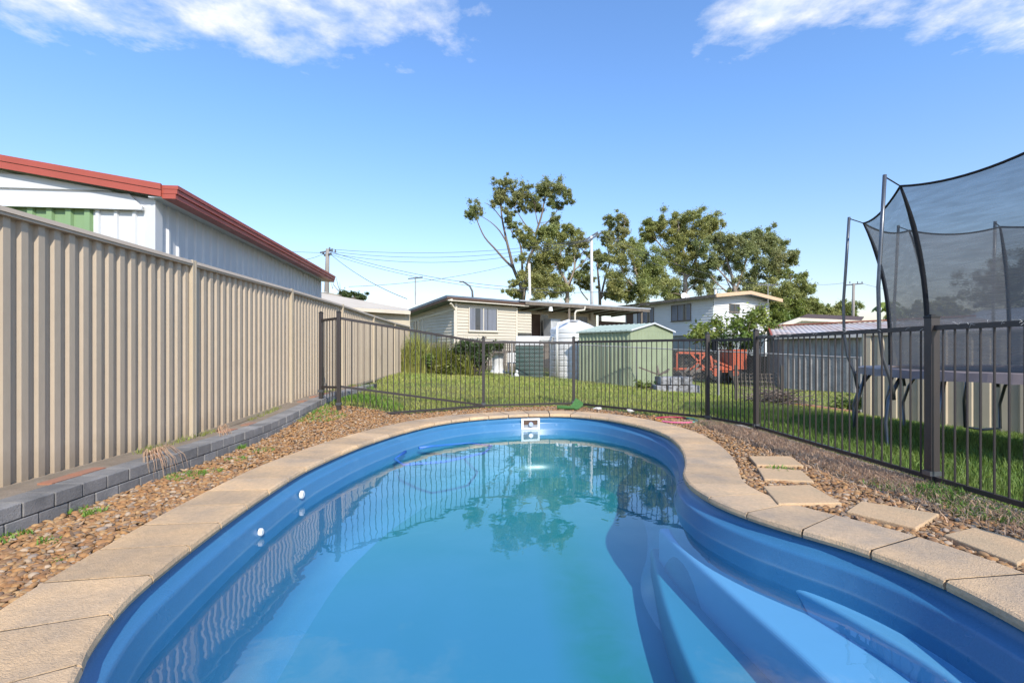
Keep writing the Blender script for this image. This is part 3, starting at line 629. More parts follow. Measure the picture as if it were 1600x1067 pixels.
for i in range(40):
    ty = MB()
    y = rnd.uniform(1.9, 6.1); x = np.interp(y, [1.25, 3.72, 6.2], [3.27, 3.23, 3.13]); p = Vector((x, y, 1.2+rnd.uniform(-.01, .015)))
    for q in range(2):
        d = Vector((rnd.uniform(-1, 1), rnd.uniform(-1, 1), rnd.uniform(-.6, 1))).normalized()*rnd.uniform(.015, .05); ty.tube([p-Vector((.016, 0, 0)), p+d*.6+Vector((-.02, 0, 0)), p+d+Vector((-.02, 0, -.005))], .0012, 3)
    ty.build('wire_tie', M['tiew'], sf)
ce = MB()
for i in range(14):
    y0 = -1+i*.55; y1 = y0+.53; xf = lambda y: np.interp(y, [-1.2, 1.25, 3.72, 6.2], [3.30, 3.27, 3.23, 3.13])-.005
    ce.hexa([(xf(y0)-.05, y0, -.1), (xf(y0)+.05, y0, -.1), (xf(y1)+.05, y1, -.1), (xf(y1)-.05, y1, -.1), (xf(y0)-.05, y0, .004), (xf(y0)+.05, y0, .004), (xf(y1)+.05, y1, .004), (xf(y1)-.05, y1, .004)])
tag(ce.build('garden_edging', M['concrete'], None, bevel=.006), 'narrow pale concrete edging strip under the side fence', 'edging')

# ------------------------------------------------------------------ small things at the pool
hc_ = Vector((2.40, 7.08, .012)); hr = .29
hoop = thing('hula_hoop', 'pink, orange and teal plastic hoop lying on the far coping', 'hula hoop', tuple(hc_))
def arc(a0, a1): return [hc_+Vector((math.cos(R(a))*hr, math.sin(R(a))*hr, 0)) for a in np.linspace(a0, a1, 24)]
MB().tube(arc(-150, -60), .011, 8).build('pink_section', M['pink'], hoop, True); MB().tube(arc(-60, 40), .011, 8).build('teal_section', M['teal'], hoop, True)
MB().tube(arc(40, 150), .011, 8).build('red_section', mat('crimson_plastic', (.5, .04, .10), .35), hoop, True); MB().tube(arc(150, 210), .011, 8).build('orange_section', M['yel'], hoop, True)
tf = thing('turf_offcut', 'folded piece of green artificial turf lying against the back fence', 'turf offcut', (1.0, 8.55, 0))
def sheet(pts0, pts1, m, name, th=.012):
    b = MB()
    for i in range(len(pts0)-1):
        for q in range(6):
            t0, t1 = q/6, (q+1)/6; a, b_, c, d = Vector(pts0[i]).lerp(Vector(pts1[i]), t0), Vector(pts0[i+1]).lerp(Vector(pts1[i+1]), t0), Vector(pts0[i+1]).lerp(Vector(pts1[i+1]), t1), Vector(pts0[i]).lerp(Vector(pts1[i]), t1)
            b.quad(a, b_, c, d)
    o = b.build(name, m, tf); s = o.modifiers.new('t', 'SOLIDIFY'); s.thickness = th; return o
rollp = [(math.cos(a)*.055*(1-.04*a), math.sin(a)*.055*(1-.04*a)) for a in np.linspace(0, 8, 22)]
sheet([(.79, 8.47+x*.7, .03+z*.7) for x, z in rollp], [(1.08, 8.38+x*.6, .028+z*.6) for x, z in rollp], M['turf'], 'rolled_end')
sheet([(.98, 8.42, .0), (1.03, 8.48, .05), (1.09, 8.54, .11), (1.13, 8.58, .18)], [(1.12, 8.36, .0), (1.18, 8.40, .02), (1.24, 8.45, .06), (1.25, 8.49, .10)], M['turf'], 'folded_end')
for (x, y, lab) in ((1.47, 8.33, 'scrap of white paper on the coping beside the green turf'), (1.98, 8.02, 'small crumpled foil scrap on the coping right of the turf')):
    m = MB(); 
    for q in range(5):
        a = rnd.uniform(0, 3.1); d = Vector((math.cos(a), math.sin(a), 0))*.045; e = Vector((-d.y, d.x, 0))*.6; c = Vector((x+rnd.uniform(-.03, .03), y, .012+q*.006)); m.hexa([c-d-e, c+d-e, c+d+e, c-d+e]+[p+Vector((0, 0, rnd.uniform(.004, .02))) for p in (c-d-e, c+d-e, c+d+e, c-d+e)])
    tag(m.build('litter_scrap', M['white']), lab, 'litter')

# ------------------------------------------------------------------ neighbour's garage with red trim
sh = thing('garage', 'white ribbed garage with red gutter and barge board behind the cream fence', 'garage', (-4.5, 8, 0))
EZ = 2.70; ca = Vector((-3.96, 5.35, 0)); ds = Vector((-.1, 1, 0)).normalized(); dfw = Vector((-1, -.1, 0)).normalized(); LS, LW = 6.3, 6.0; pit = .165
nS = Vector((ds.y, -ds.x, 0)); nF = Vector((dfw.y, -dfw.x, 0)); nF = nF if nF.y < 0 else -nF
up = lambda z: Vector((0, 0, z))
PR = [(0, 0), (.14, 0), (.2, .025), (.36, .025), (.42, 0)]
MB().ribbed(ca, ca+ds*LS, ca+ds*LS+up(EZ), ca+up(EZ), .19, PR, nS).build('side_wall', M['wht_sheet'], sh)
fw = MB(); fw.ribbed(ca+dfw*.62, ca+dfw*.06, ca+dfw*.06+up(2.6), ca+dfw*.62+up(2.6), .19, PR, nF)
fw.build('front_wall', M['wht_sheet'], sh)
gab = MB(); z = 2.60
while z < EZ+pit*LW/2:   # horizontal ribs across the gable
    q = .17; xs = [max(.10, (zz-EZ)/pit) for zz in (z, z+q*.82)]
    if xs[1] > LW/2: break
    a, b = ca+dfw*xs[0], ca+dfw*(LW-xs[0]); a2, b2 = ca+dfw*xs[1], ca+dfw*(LW-xs[1])
    gab.hexa([a+up(z), a+nF*.03+up(z), b+nF*.03+up(z), b+up(z), a2+up(z+q*.82), a2+nF*.03+up(z+q*.82), b2+nF*.03+up(z+q*.82), b2+up(z+q*.82)]); z += q
pts = [ca+dfw*.05+up(2.60), ca+dfw*(LW-.05)+up(2.60), ca+dfw*(LW-.05)+up(EZ), ca+dfw*LW/2+up(EZ+pit*LW/2), ca+dfw*.05+up(EZ)]
gab.vprism([p-nF*.0 for p in pts], -nF*.02); gab.build('gable_cladding', M['wht_sheet'], sh)
MB().hexa([ca+dfw*.09+nF*.03+up(2.56), ca+dfw*.09+nF*.07+up(2.56), ca+dfw*5+nF*.07+up(2.56), ca+dfw*5+nF*.03+up(2.56), ca+dfw*.09+nF*.03+up(2.60), ca+dfw*.09+nF*.06+up(2.60), ca+dfw*5+nF*.06+up(2.60), ca+dfw*5+nF*.03+up(2.60)]).build('door_header', M['wht_sheet'], sh)
MB().ribbed(ca+dfw*4.6, ca+dfw*.62, ca+dfw*.62+up(2.59), ca+dfw*4.6+up(2.59), .19, [(0, 0), (.55, 0), (.62, .03), (.9, .03), (.97, 0)], nF).build('garage_door', M['grn_sheet'], sh)
MB().hexa([ca-ds*.0+nS*.03+nF*.03, ca+ds*.1+nS*.03, ca+ds*.1, ca+dfw*.1, ca+nS*.03+nF*.03+up(EZ), ca+ds*.1+nS*.03+up(EZ), ca+ds*.1+up(EZ), ca+dfw*.1+up(EZ)]).build('corner_trim', M['wht_sheet'], sh)
bb = MB(); a = ca+nF*.10+nS*.14; b = ca+nF*.10+dfw*LW/2+up(pit*LW/2)
for (z0, z1, o) in ((-.005, .065, 0), (.070, .135, .008)): bb.hexa([a+up(EZ+z0), a+nF*(.02+o)+up(EZ+z0), b+nF*(.02+o)+up(EZ+z0), b+up(EZ+z0), a+up(EZ+z1), a+nF*(.02+o)+up(EZ+z1), b+nF*(.02+o)+up(EZ+z1), b+up(EZ+z1)])
bb.build('barge_board', M['red'], sh)
gu = MB(); g0 = ca+nF*.10; g1_ = ca+ds*(LS+.12)
for (z0, z1, o) in ((-.02, .03, .28), (.034, .08, .295), (.084, .125, .305)): gu.hexa([g0+nS*.14+up(EZ+z0), g0+nS*o+up(EZ+z0), g1_+nS*o+up(EZ+z0), g1_+nS*.14+up(EZ+z0), g0+nS*.14+up(EZ+z1), g0+nS*o+up(EZ+z1), g1_+nS*o+up(EZ+z1), g1_+nS*.14+up(EZ+z1)])
gu.build('gutter', M['red'], sh)
so = MB(); so.hexa([g0+up(EZ-.012), g0+nS*.14+up(EZ-.012), g1_+nS*.14+up(EZ-.012), g1_+up(EZ-.012), g0+up(EZ), g0+nS*.14+up(EZ), g1_+nS*.14+up(EZ), g1_+up(EZ)]); so.build('eave_lining', M['wht_sheet'], sh)
rf = MB(); r0 = ca+nF*.1+nS*.1; rid = ca+dfw*LW/2
rf.ribbed(r0+up(EZ+.10), r0+ds*(LS+.2)+up(EZ+.10), rid+ds*(LS+.2)+up(EZ+.10+pit*LW/2), rid+nF*.1+up(EZ+.10+pit*LW/2), .19, PR, (0, 0, 1)); far_ = ca+dfw*LW
rf.ribbed(far_+nF*.1+up(EZ+.1), far_+ds*(LS+.2)+up(EZ+.1), rid+ds*(LS+.2)+up(EZ+.10+pit*LW/2), rid+nF*.1+up(EZ+.10+pit*LW/2), .19, PR, (0, 0, 1)); rf.build('roof', M['wht_sheet'], sh)
bwl = MB(); e0 = ca+ds*LS; bwl.vprism([e0, e0+dfw*LW, e0+dfw*LW+up(EZ), e0+dfw*LW/2+up(EZ+pit*LW/2), e0+up(EZ)], ds*.03); bwl.build('back_wall', M['wht_sheet'], sh)

# ------------------------------------------------------------------ trampoline
TC = Vector((6.05, 5.2, 0)); TR = 2.07; TG = -.14
tr = thing('trampoline', 'big round trampoline with black safety net behind the side fence', 'trampoline', (TC.x, TC.y, TG))
angs = [181, 129, 97, 62, 22, -20, -60, -98, -144]
def tp(a, r, z): return Vector((TC.x+math.cos(R(a))*r, TC.y+math.sin(R(a))*r, z))
RZ, TZ = .79, 2.86
MB().tube([tp(a, TR-.28, RZ-.03) for a in range(0, 361, 6)], .022, 8).build('frame_ring', M['steel'], tr)
pd = MB(); pa = list(range(0, 360, 5))
for i, a in enumerate(pa):
    b = a+5; r0_, r1_ = TR-.48, TR-.15; wob = lambda q: .006*math.sin(q*.4)+.004*math.sin(q*1.3)
    pd.hexa([tp(a, r0_, RZ-.0), tp(a, r1_+wob(a), RZ-.055+wob(a*2)), tp(b, r1_+wob(b), RZ-.055+wob(b*2)), tp(b, r0_, RZ-.0), tp(a, r0_, RZ+.03), tp(a, r1_-.02, RZ+.025+wob(a)), tp(b, r1_-.02, RZ+.025+wob(b)), tp(b, r0_, RZ+.03)])
pd.build('safety_pad', M['pad'], tr, 'edge')
mt = MB(); mt.lathe([(TR-.47, 0), (TR-.47, .012)], (TC.x, TC.y, RZ), 48); mt.build('jumping_mat', M['black'], tr)
def arch(a):
    out = []
    for k in range(15):
        t = k/14; out.append(tp(a, TR-.17-.30*(1-(1-t)**2.6), TZ-.08-(TZ-.08-RZ-.04)*t))
    return out
for a in angs:
    pts = [tp(a, TR+.00, TZ+.04), tp(a, TR+.04, 2.2), tp(a, TR+.07, 1.7), tp(a, TR+.06, 1.25), tp(a, TR+.02, .95), tp(a, TR-.06, .72), tp(a, TR-.10, .5)]
    MB().tube(pts, .019, 8).build('net_pole', M['steel'], tr, True)
    MB().tube([tp(a-3, TR-.26, RZ-.03), tp(a-2, TR-.10, .5), tp(a-1, TR-.04, .25), tp(a-1, TR-.06, TG+.05), tp(a+5, TR-.12, TG+.02), tp(a+11, TR-.12, TG+.05), tp(a+12, TR-.16, .3), tp(a+12, TR-.26, RZ-.03)], .02, 8).build('leg', M['steel'], tr, True)
    ar = arch(a); MB().tube(ar, [.012+.012*min(1, k/3) for k in range(15)], 6).build('net_sleeve', M['black'], tr, True)
    MB().tube([tp(a, TR+.0, TZ+.02), ar[0]], .007, 5).build('net_strap', M['black'], tr)
for i in range(9):
    A_, B_ = arch(angs[i]), arch(angs[(i+1) % 9]); nb = MB(); q = 12; n0 = 0
    for k in range(15):
        for j in range(q+1):
            t = j/q; p = A_[k].lerp(B_[k], t); sag = 4*t*(1-t)*.08*(1-k/14)**1.5; inn = 4*t*(1-t)*.05*math.sin(k/14*3.14)
            d = (TC-p); d.z = 0; nb.v.append(tuple(p+Vector((0, 0, -sag))+d.normalized()*inn))
    for k in range(14):
        for j in range(q): a = k*(q+1)+j; nb.f.append((a, a+1, a+q+2, a+q+1))
    no = nb.build('net_panel', M['net'], tr, True)
    MB().tube([Vector(nb.v[j]) for j in range(q+1)], .013, 6).build('top_webbing', M['black'], tr, True)

# ------------------------------------------------------------------ right-hand cream sheet fence
rfn = thing('rear_sheet_fence', 'cream ribbed metal fence standing behind the trampoline', 'fence', (8, 9, -.4))
pts = [(10.6, 5.05), (9.33, 7.0), (8.05, 8.97), (7.34, 10.07)]
for i in range(3):
    (x0, y0), (x1, y1) = pts[i], pts[i+1]; nn_ = Vector((-(y1-y0), (x1-x0), 0)).normalized(); 
    if nn_.x > 0: nn_ = -nn_
    A = Vector((x0, y0, -.44)); B = Vector((x1, y1, -.44)); MB().ribbed(A, B, B+up(1.80), A+up(1.80), .236, [(0, 0), (.36, 0), (.46, .034), (.86, .034), (.97, 0)], nn_).build('fence_sheet', M['cream_far'], rfn)
    MB().bar(A+up(1.79)+nn_*.015, B+up(1.79)+nn_*.015, .06, .05).build('top_rail', M['cream_far'], rfn); MB().bar(A+up(.02)+nn_*.015, B+up(.02)+nn_*.015, .06, .06).build('bottom_rail', M['cream_far'], rfn)
for x, y in pts: MB().bar((x-.02, y-.02, -.5), (x-.02, y-.02, 1.39), .06, .06).build('post', M['cream_post'], rfn)

# ------------------------------------------------------------------ green garden shed
gs = thing('garden_shed', 'small pale green metal garden shed with low gable roof on the lawn', 'shed', (3.67, 15.3, -.1))
c0 = Vector((3.70, 15.1, 0)); dl = Vector((-.655, .755, 0)).normalized(); dr = Vector((.755, .655, 0)).normalized(); LL, LR = 2.12, 2.46; zb, ze, zr = -.16, 1.65, 1.90
nl = -dr; nr_ = -dl
MB().ribbed(c0+up(zb), c0+dl*LL+up(zb), c0+dl*LL+up(ze), c0+up(ze), .155, [(0, 0), (.5, 0), (.58, .02), (.88, .02), (.95, 0)], nl).build('side_wall', M['grn_shed'], gs)
mid = c0+dr*LR/2
g_ = MB(); g_.ribbed(c0+up(zb), c0+dr*LR+up(zb), c0+dr*LR+up(ze), c0+up(ze), .2, [(0, 0), (.8, 0), (.83, .01), (.95, .01), (.98, 0)], nr_)
for k in range(12):
    s0, s1 = k/12, (k+1)/12; f_ = lambda s: ze+(zr-ze)*(1-abs(2*s-1)); a, b = c0+dr*LR*s0, c0+dr*LR*s1; g_.quad(a+up(ze)+nr_*.004, b+up(ze)+nr_*.004, b+up(f_(s1))+nr_*.004, a+up(f_(s0))+nr_*.004)
g_.build('gable_wall', M['grn_shed'], gs)
bk_ = MB(); bk_.hexa([c0+dl*.05+dr*.05+up(zb), c0+dr*(LR-.03)+dl*.05+up(zb), c0+dr*(LR-.03)+dl*(LL-.02)+up(zb), c0+dl*(LL-.02)+dr*.05+up(zb)]+[q+up(ze-zb-.02) for q in (c0+dl*.05+dr*.05+up(zb), c0+dr*(LR-.03)+dl*.05+up(zb), c0+dr*(LR-.03)+dl*(LL-.02)+up(zb), c0+dl*(LL-.02)+dr*.05+up(zb))]); bk_.build('back_walls', M['grn_shed'], gs)
rr_ = MB(); e = .06
rr_.ribbed(c0-dr*e-dl*e+up(ze-.0), c0-dr*e+dl*(LL+e)+up(ze), mid+dl*(LL+e)+up(zr+.015), mid-dl*e+up(zr+.015), .2, [(0, 0), (.7, 0), (.8, .015), (.9, .015)], (0, 0, 1))
rr_.ribbed(c0+dr*(LR+e)-dl*e+up(ze), c0+dr*(LR+e)+dl*(LL+e)+up(ze), mid+dl*(LL+e)+up(zr+.015), mid-dl*e+up(zr+.015), .2, [(0, 0), (.7, 0), (.8, .015), (.9, .015)], (0, 0, 1)); rr_.build('roof', M['grn_roof'], gs)
bt = MB(); bt.bar(c0-dl*.07-dr*.06+up(ze), mid-dl*.07+up(zr+.012), .02, .05); bt.bar(mid-dl*.07+up(zr+.012), c0+dr*(LR+.06)-dl*.07+up(ze), .02, .05); bt.build('barge_trim', M['wht_sheet'], gs)
MB().bar(c0-dr*.07-dl*.06+up(ze-.02), c0-dr*.07+dl*(LL+.06)+up(ze-.02), .02, .04).build('eave_trim', M['grn_roof'], gs)

# ------------------------------------------------------------------ tanks
tw = thing('water_tank', 'tall white ribbed plastic water tank beside the green shed', 'water tank', (2.2, 18.1, -.02))
pr = [(.90, 0)]
for i in range(9): z = .05+i*.2; pr += [(.90, z), (.88, z+.02), (.88, z+.05), (.90, z+.07)]
pr += [(.90, 1.86), (.85, 1.90), (.55, 2.06), (.26, 2.17), (.22, 2.2), (.02, 2.2)]
MB().lathe(pr, (2.35, 18.3, -.05), 40).build('tank_body', M['tankw'], tw, 'edge')
MB().lathe([(.17, 0), (.17, .05), (.02, .05)], (2.3, 18.05, 2.06), 24).build('inlet_strainer', M['rubber'], tw)
MB().tube([(1.62, 17.42, .1), (1.62, 17.38, 1.85), (1.66, 17.42, 1.98), (1.85, 17.6, 2.03), (2.1, 17.8, 2.12)], .05, 10).build('inlet_pipe', M['white'], tw, True)
tg = thing('slimline_tank', 'dark green ribbed water tank left of the white tank', 'water tank', (.62, 17.6, .05))
gz_ = MB()
for i in range(8): z = .0+i*.148; gz_.box(.12, 1.12, 17.2, 18.0, z+.02, z+.135); gz_.box(.14, 1.10, 17.22, 17.98, z+.134, z+.17)
gz_.build('tank_body', M['tankg'], tg, bevel=.02); MB().box(.1, 1.14, 17.17, 18.02, 1.19, 1.24).build('tank_rim', mat('pale_grey_plastic', (.45, .45, .44), .6), tg, bevel=.01)
bx = MB(); bx.box(.14, .98, 17.3, 17.9, 1.242, 1.53); tag(bx.build('storage_box', M['tankw'], None, bevel=.02), 'flat white box resting on top of the dark green tank', 'box')
bx = MB(); bx.box(1.0, 1.5, 17.9, 18.4, 1.40, 1.48); bx.box(.98, 1.52, 17.88, 18.42, 1.485, 1.54); bx.box(1.05, 1.5, 17.95, 18.38, 1.3, 1.395)
bx.box(1.1, 1.14, 18.0, 18.04, 0, 1.3); bx.box(1.4, 1.44, 18.0, 18.04, 0, 1.3); tag(bx.build('pipe_stack', M['white'], None, bevel=.01), 'white plastic troughs stacked between the two tanks', 'trough stack')

# ------------------------------------------------------------------ windows etc
def pane_win(parent, c, t, n, w_, h_, cols=2, curtain=True, name='window', fm=None, dark=None):
    """c centre on wall, t along wall, n outward"""
    t = Vector(t).normalized(); n = Vector(n).normalized(); c = c+n*.035; f = MB(); W2, H2 = w_/2, h_/2; fw_ = .045
    for a in ((-W2, W2, -H2, -H2+fw_), (-W2, W2, H2-fw_, H2), (-W2, -W2+fw_, -H2+fw_, H2-fw_), (W2-fw_, W2, -H2+fw_, H2-fw_)): fr_box(f, c, t, n, *a, -.06, .05)
    for k in range(1, cols): x = -W2+w_*k/cols; fr_box(f, c, t, n, x-.025, x+.025, -H2+fw_, H2-fw_, .0, .05)
    o = f.build(name, fm or M['trim'], parent)
    fr_box(MB(), c, t, n, -W2+fw_, W2-fw_, -H2+fw_, H2-fw_, -.04, .022).build('pane', dark or M['glass'], o)
    if curtain:
        cu = MB()
        for (x0, x1) in ((-W2+.05, -W2*.55), (-W2*.2, W2*.3), (W2*.35, W2-.06)):
            k = 8
            for q in range(k): fr_box(cu, c, t, n, x0+(x1-x0)*q/k, x0+(x1-x0)*(q+.6)/k, -H2+fw_, H2-fw_, .022, .027)
        cu.build('curtain', M['curtain'], o)
    fr_box(MB(), c, t, n, -W2-.04, W2+.04, -H2-.05, -H2, -.0, .09).build('sill', fm or M['trim'], o)
    return o
# ------------------------------------------------------------------ cream weatherboard house
h1 = thing('weatherboard_house', 'single-storey cream weatherboard house with blue-grey roof and covered patio', 'house', (-1, 28, 0))
hc = Vector((-2.99, 26, 0)); rr1 = Vector((.824, .566, 0)).normalized(); ll1 = Vector((-rr1.y, rr1.x, 0)); nf = -ll1; ns_ = -rr1
W0 = -.2; WT = 3.55; LF = 3.95; LSd = 6.9
f = MB(); f.siding(hc, hc+rr1*LF, W0, WT, nf); f.siding(hc+ll1*LSd, hc, W0, (WT-.45, WT+.1), ns_); f.siding(hc+rr1*LF+ll1*1.9, hc+rr1*12.2+ll1*1.9, W0, 3.6, nf); f.siding(hc+rr1*LF+ll1*1.9, hc+rr1*LF, W0, WT, rr1)
f.build('wall', M['wb'], h1)
cor = MB(); cor.bar(hc+nf*.03+ns_*.03+up(W0), hc+nf*.03+ns_*.03+up(WT), .12, .12, (1, 0, 0)); cor.build('corner_board', M['trim'], h1); MB().bar(hc+rr1*LF+nf*.03+up(W0), hc+rr1*LF+nf*.03+up(WT-.05), .1, .1, (1, 0, 0)).build('corner_board', M['trim'], h1)
er = MB()
def slab(mb, pts, th): mb.vprism([Vector(p) for p in pts], Vector((0, 0, th)))
slab(er, [hc-rr1*.75+nf*.35+up(3.78), hc+rr1*(LF+.6)+nf*.35+up(3.74), hc+rr1*(LF+.6)+ll1*7.6+up(3.20), hc-rr1*.55+ll1*7.7+up(3.25)], .13)
er.build('roof', M['roofblue'], h1)
fa = MB(); fa.bar(hc-rr1*.75+nf*.37+up(3.76), hc+rr1*(LF+.6)+nf*.37+up(3.72), .03, .12); fa.bar(hc-rr1*.74+nf*.3+up(3.68), hc-rr1*.55+ll1*7.6+up(3.16), .05, .10); fa.build('fascia', M['brown'], h1)
fa = MB(); fa.bar(hc-rr1*.7+nf*.36+up(3.64), hc+rr1*(LF+.6)+nf*.36+up(3.6), .1, .05); fa.build('soffit', M['trim'], h1)
dp = MB(); dp.bar(hc-rr1*.5+nf*.33+up(3.6), hc-rr1*.5+nf*.33+up(3.72), .14, .2); dp.bar(hc-rr1*.5+nf*.3+up(3.5), hc-rr1*.07+up(3.2), .09, .09); dp.bar(hc-rr1*.09+up(3.2), hc-rr1*.09+up(W0), .09, .09, (1, 0, 0)); dp.build('downpipe', M['trim'], h1)
pane_win(h1, hc+rr1*1.66+up(2.73), rr1, nf, 1.85, 1.30, 2)
pane_win(h1, hc+ll1*5.2+up(2.2), ll1, ns_, .85, 1.35, 2, False, fm=M['trim'])
# vertical batten and door panel on the shaded end
MB().bar(hc+ll1*4.3+ns_*.04+up(W0), hc+ll1*4.3+ns_*.04+up(3.0), .05, .08, (1, 0, 0)).build('batten', M['trim'], h1)
MB().bar(hc+ns_*.04+up(3.25), hc+ll1*6.6+ns_*.04+up(2.85), .04, .12).build('head_board', M['trim'], h1)
# patio
pr_ = MB(); slab(pr_, [hc+rr1*(LF-.1)+nf*.5+up(3.84), hc+rr1*15.2+nf*.5+up(3.90), hc+rr1*15.2+ll1*3.4+up(3.66), hc+rr1*(LF-.1)+ll1*3.4+up(3.62)], .08); pr_.build('patio_roof', M['rooflt'], h1)
pb = MB(); pb.bar(hc+rr1*(LF+.3)+nf*.46+up(3.75), hc+rr1*15.1+nf*.46+up(3.80), .06, .18); 
for k in range(9): q = hc+rr1*(LF+.5+k*1.25); pb.bar(q+nf*.4+up(3.70), q+ll1*2.6+up(3.56), .05, .12)
pb.build('patio_beam', M['timber'], h1)
pc = MB()
for q in (7.7, 14.4): pc.bar(hc+rr1*q+nf*.35+up(-.2), hc+rr1*q+nf*.35+up(3.68), .12, .12, (1, 0, 0))
pc.build('patio_post', M['timber'], h1)
q = hc+rr1*8.8+nf*.6; MB().tube([q+up(3.78), q+rr1*-.05+up(3.56), q+rr1*-.75+up(3.46), q+rr1*-.85+up(3.3), q+rr1*-.85+up(1.2)], .06, 8).build('patio_downpipe', M['trim'], h1)
q = hc+rr1*6.1+nf*.5+up(3.62); MB().tube([q, q+up(-.25)], [.1, .14], 10).build('flood_light', M['white'], h1)
wb = hc+ll1*1.9
dr_ = MB(); fr_box(dr_, wb+rr1*7.1, rr1, nf, -.75, .75, 1.45, 3.42, -.02, .07); do = dr_.build('sliding_door', M['trim'], h1)
fr_box(MB(), wb+rr1*7.1, rr1, nf, -.68, .02, 1.5, 3.35, .07, .08).build('door_screen', M['brown'], do); fr_box(MB(), wb+rr1*7.1, rr1, nf, .1, .68, 1.5, 3.35, .07, .075).build('pane', M['glass'], do)
hb = hc+ll1*.12; hm = MB(); fr_box(hm, hb+rr1*(LF+.65), rr1, nf, -.5, .5, 2.05, 3.3, -.5, .0); hm.siding(hb+rr1*(LF+.15)+nf*.004, hb+rr1*(LF+1.15)+nf*.004, 2.05, 3.3, nf); hm.build('window_hood', M['wb'], h1)
pane_win(h1, wb+rr1*10.4+up(2.85), rr1, nf, 1.9, 1.1, 2)
wd = MB(); fr_box(wd, wb+rr1*13.6, rr1, nf, -1.2, 1.5, 2.2, 3.1, .1, .16); wd.build('patio_screen', M['brown'], h1)
fd = MB(); q = hc+rr1*7.35+ll1*.9; fr_box(fd, q, rr1, nf, -.4, .4, 1.5, 3.0, -.38, .38); fo = tag(fd.build('fridge', mat('grey_enamel', (.48, .5, .53), .4), None, bevel=.02), 'grey fridge standing under the patio roof', 'fridge')
dk = MB(); fr_box(dk, hc+rr1*10, rr1, nf, -4.9, 5.2, 1.3, 1.45, -1.85, .3); fr_box(dk, hc+rr1*10, rr1, nf, -4.9, 5.2, -.2, 1.29, -1.85, .2); dk.build('patio_deck', M['timber'], h1)
cw = MB(); cw.bar(P(828, 466, 31), P(827, 412, 31), .15, .15, (0, 1, 0)); cwo = cw.build('vent_pipe', M['polew']); tag(cwo, 'plain white square pole standing behind the cream house', 'pole')
# antennas and dish
def antenna(base, h_, L, yaw, n, lab, m=M['wire'], tilt=0):
    t = thing('tv_antenna', lab, 'antenna', tuple(base)); base = Vector(base); top = base+up(h_); d = Vector((math.cos(yaw), math.sin(yaw), tilt)).normalized(); e = Vector((-d.y, d.x, 0)).normalized()
    MB().tube([base-up(.2), top], .035, 6).build('mast', M['galv'], t); MB().tube([top-d*L/2, top+d*L/2], .035, 5).build('boom', m, t)
    r = MB()
    for i in range(n): q = top-d*L/2+d*L*(i+.3)/n; r.tube([q-e*(.12+.5*i/n), q+e*(.12+.5*i/n)], .016, 4)
    r.build('antenna_element', m, t); return t
antenna(P(649, 471, 30), 1.45, .9, .35, 7, 'dark tv antenna on the left end of the cream house roof', tilt=.15)
antenna(P(1200, 472, 38), 1.35, 1.6, .1, 9, 'pale tv antenna at the right end of the white two-storey house', M['galv'])
# street light behind house
sl_ = thing('street_light', 'curved street light arm showing above the cream house roof', 'street light', tuple(P(739, 470, 45)))
MB().tube([P(739, 475, 45), P(738, 455, 45), P(734, 447, 45), P(728, 443, 45), P(723, 440, 45)], [.1, .09, .08, .07, .07], 8).build('lamp_arm', M['wire'], sl_, True)
q = P(721, 440, 45); MB().box(q.x-.2, q.x+.15, q.y-.15, q.y+.15, q.z-.06, q.z+.06).build('lamp_head', M['galv'], sl_, bevel=.03)

# ------------------------------------------------------------------ white two-storey house
h2 = thing('two_storey_house', 'white two-storey weatherboard house with peach fascia behind the green shed', 'house', (15, 36, 0))
q0 = Vector((15, 36, 0)); dl2 = Vector((-.476, .88, 0)).normalized(); dr2 = Vector((.88, .476, 0)).normalized(); n2l = -dr2; n2r = -dl2; E2 = 4.85; B2 = 2.35
f = MB(); f.siding(q0+dl2*9.6, q0, B2, E2+.1, n2l, .2); f.siding(q0, q0+dr2*6.6, B2, E2+.15, n2r, .2); f.build('wall', M['wb2'], h2)
MB().vprism([q0+up(E2+.1)+n2r*.01, q0+dr2*6.6+up(E2+.1)+n2r*.01, q0+dr2*3.3+up(E2+.55)+n2r*.01], -n2r*.05).build('gable_infill', M['wb2'], h2)
lw = MB(); lw.hexa([q0-n2l*.1-n2r*.1+dl2*.0+up(-.3), q0+dl2*9.6-n2l*.1+up(-.3), q0+dl2*9.6+dr2*6+up(-.3), q0+dr2*6.4-n2r*.1+up(-.3), q0-n2l*.1-n2r*.1+up(B2), q0+dl2*9.6-n2l*.1+up(B2), q0+dl2*9.6+dr2*6+up(B2), q0+dr2*6.4-n2r*.1+up(B2)]); lw.build('lower_wall', mat('grey_render', (.30, .33, .33), .8), h2)
bd = MB(); bd.bar(q0+dl2*9.6+n2l*.05+up(B2-.06), q0+n2l*.05-dl2*.1+up(B2-.06), .08, .2); bd.bar(q0+n2r*.05+up(B2-.06), q0+dr2*6.6+n2r*.05+up(B2-.06), .08, .2); bd.build('floor_band', M['wht_sheet'], h2)
rs = MB(); mid2 = q0+dr2*3.3
slab(rs, [q0+n2l*.6+n2r*.7+up(E2+.12), q0+dl2*10+n2l*.6+up(E2+.12), mid2+dl2*10+up(E2+.55), mid2+n2r*.7+up(E2+.55)], .12)
slab(rs, [mid2+n2r*.7+up(E2+.55), mid2+dl2*10+up(E2+.55), q0+dr2*7.2+dl2*10+up(E2+.12), q0+dr2*7.2+n2r*.7+up(E2+.12)], .12); rs.build('roof', M['rooflt'], h2)
fs = MB(); fs.bar(q0+n2l*.6+n2r*.72+up(E2+.15), mid2+n2r*.72+up(E2+.58), .05, .26); fs.bar(mid2+n2r*.72+up(E2+.58), q0+dr2*7.25+n2r*.72+up(E2+.15), .05, .26); fs.build('barge_board', M['peach'], h2)
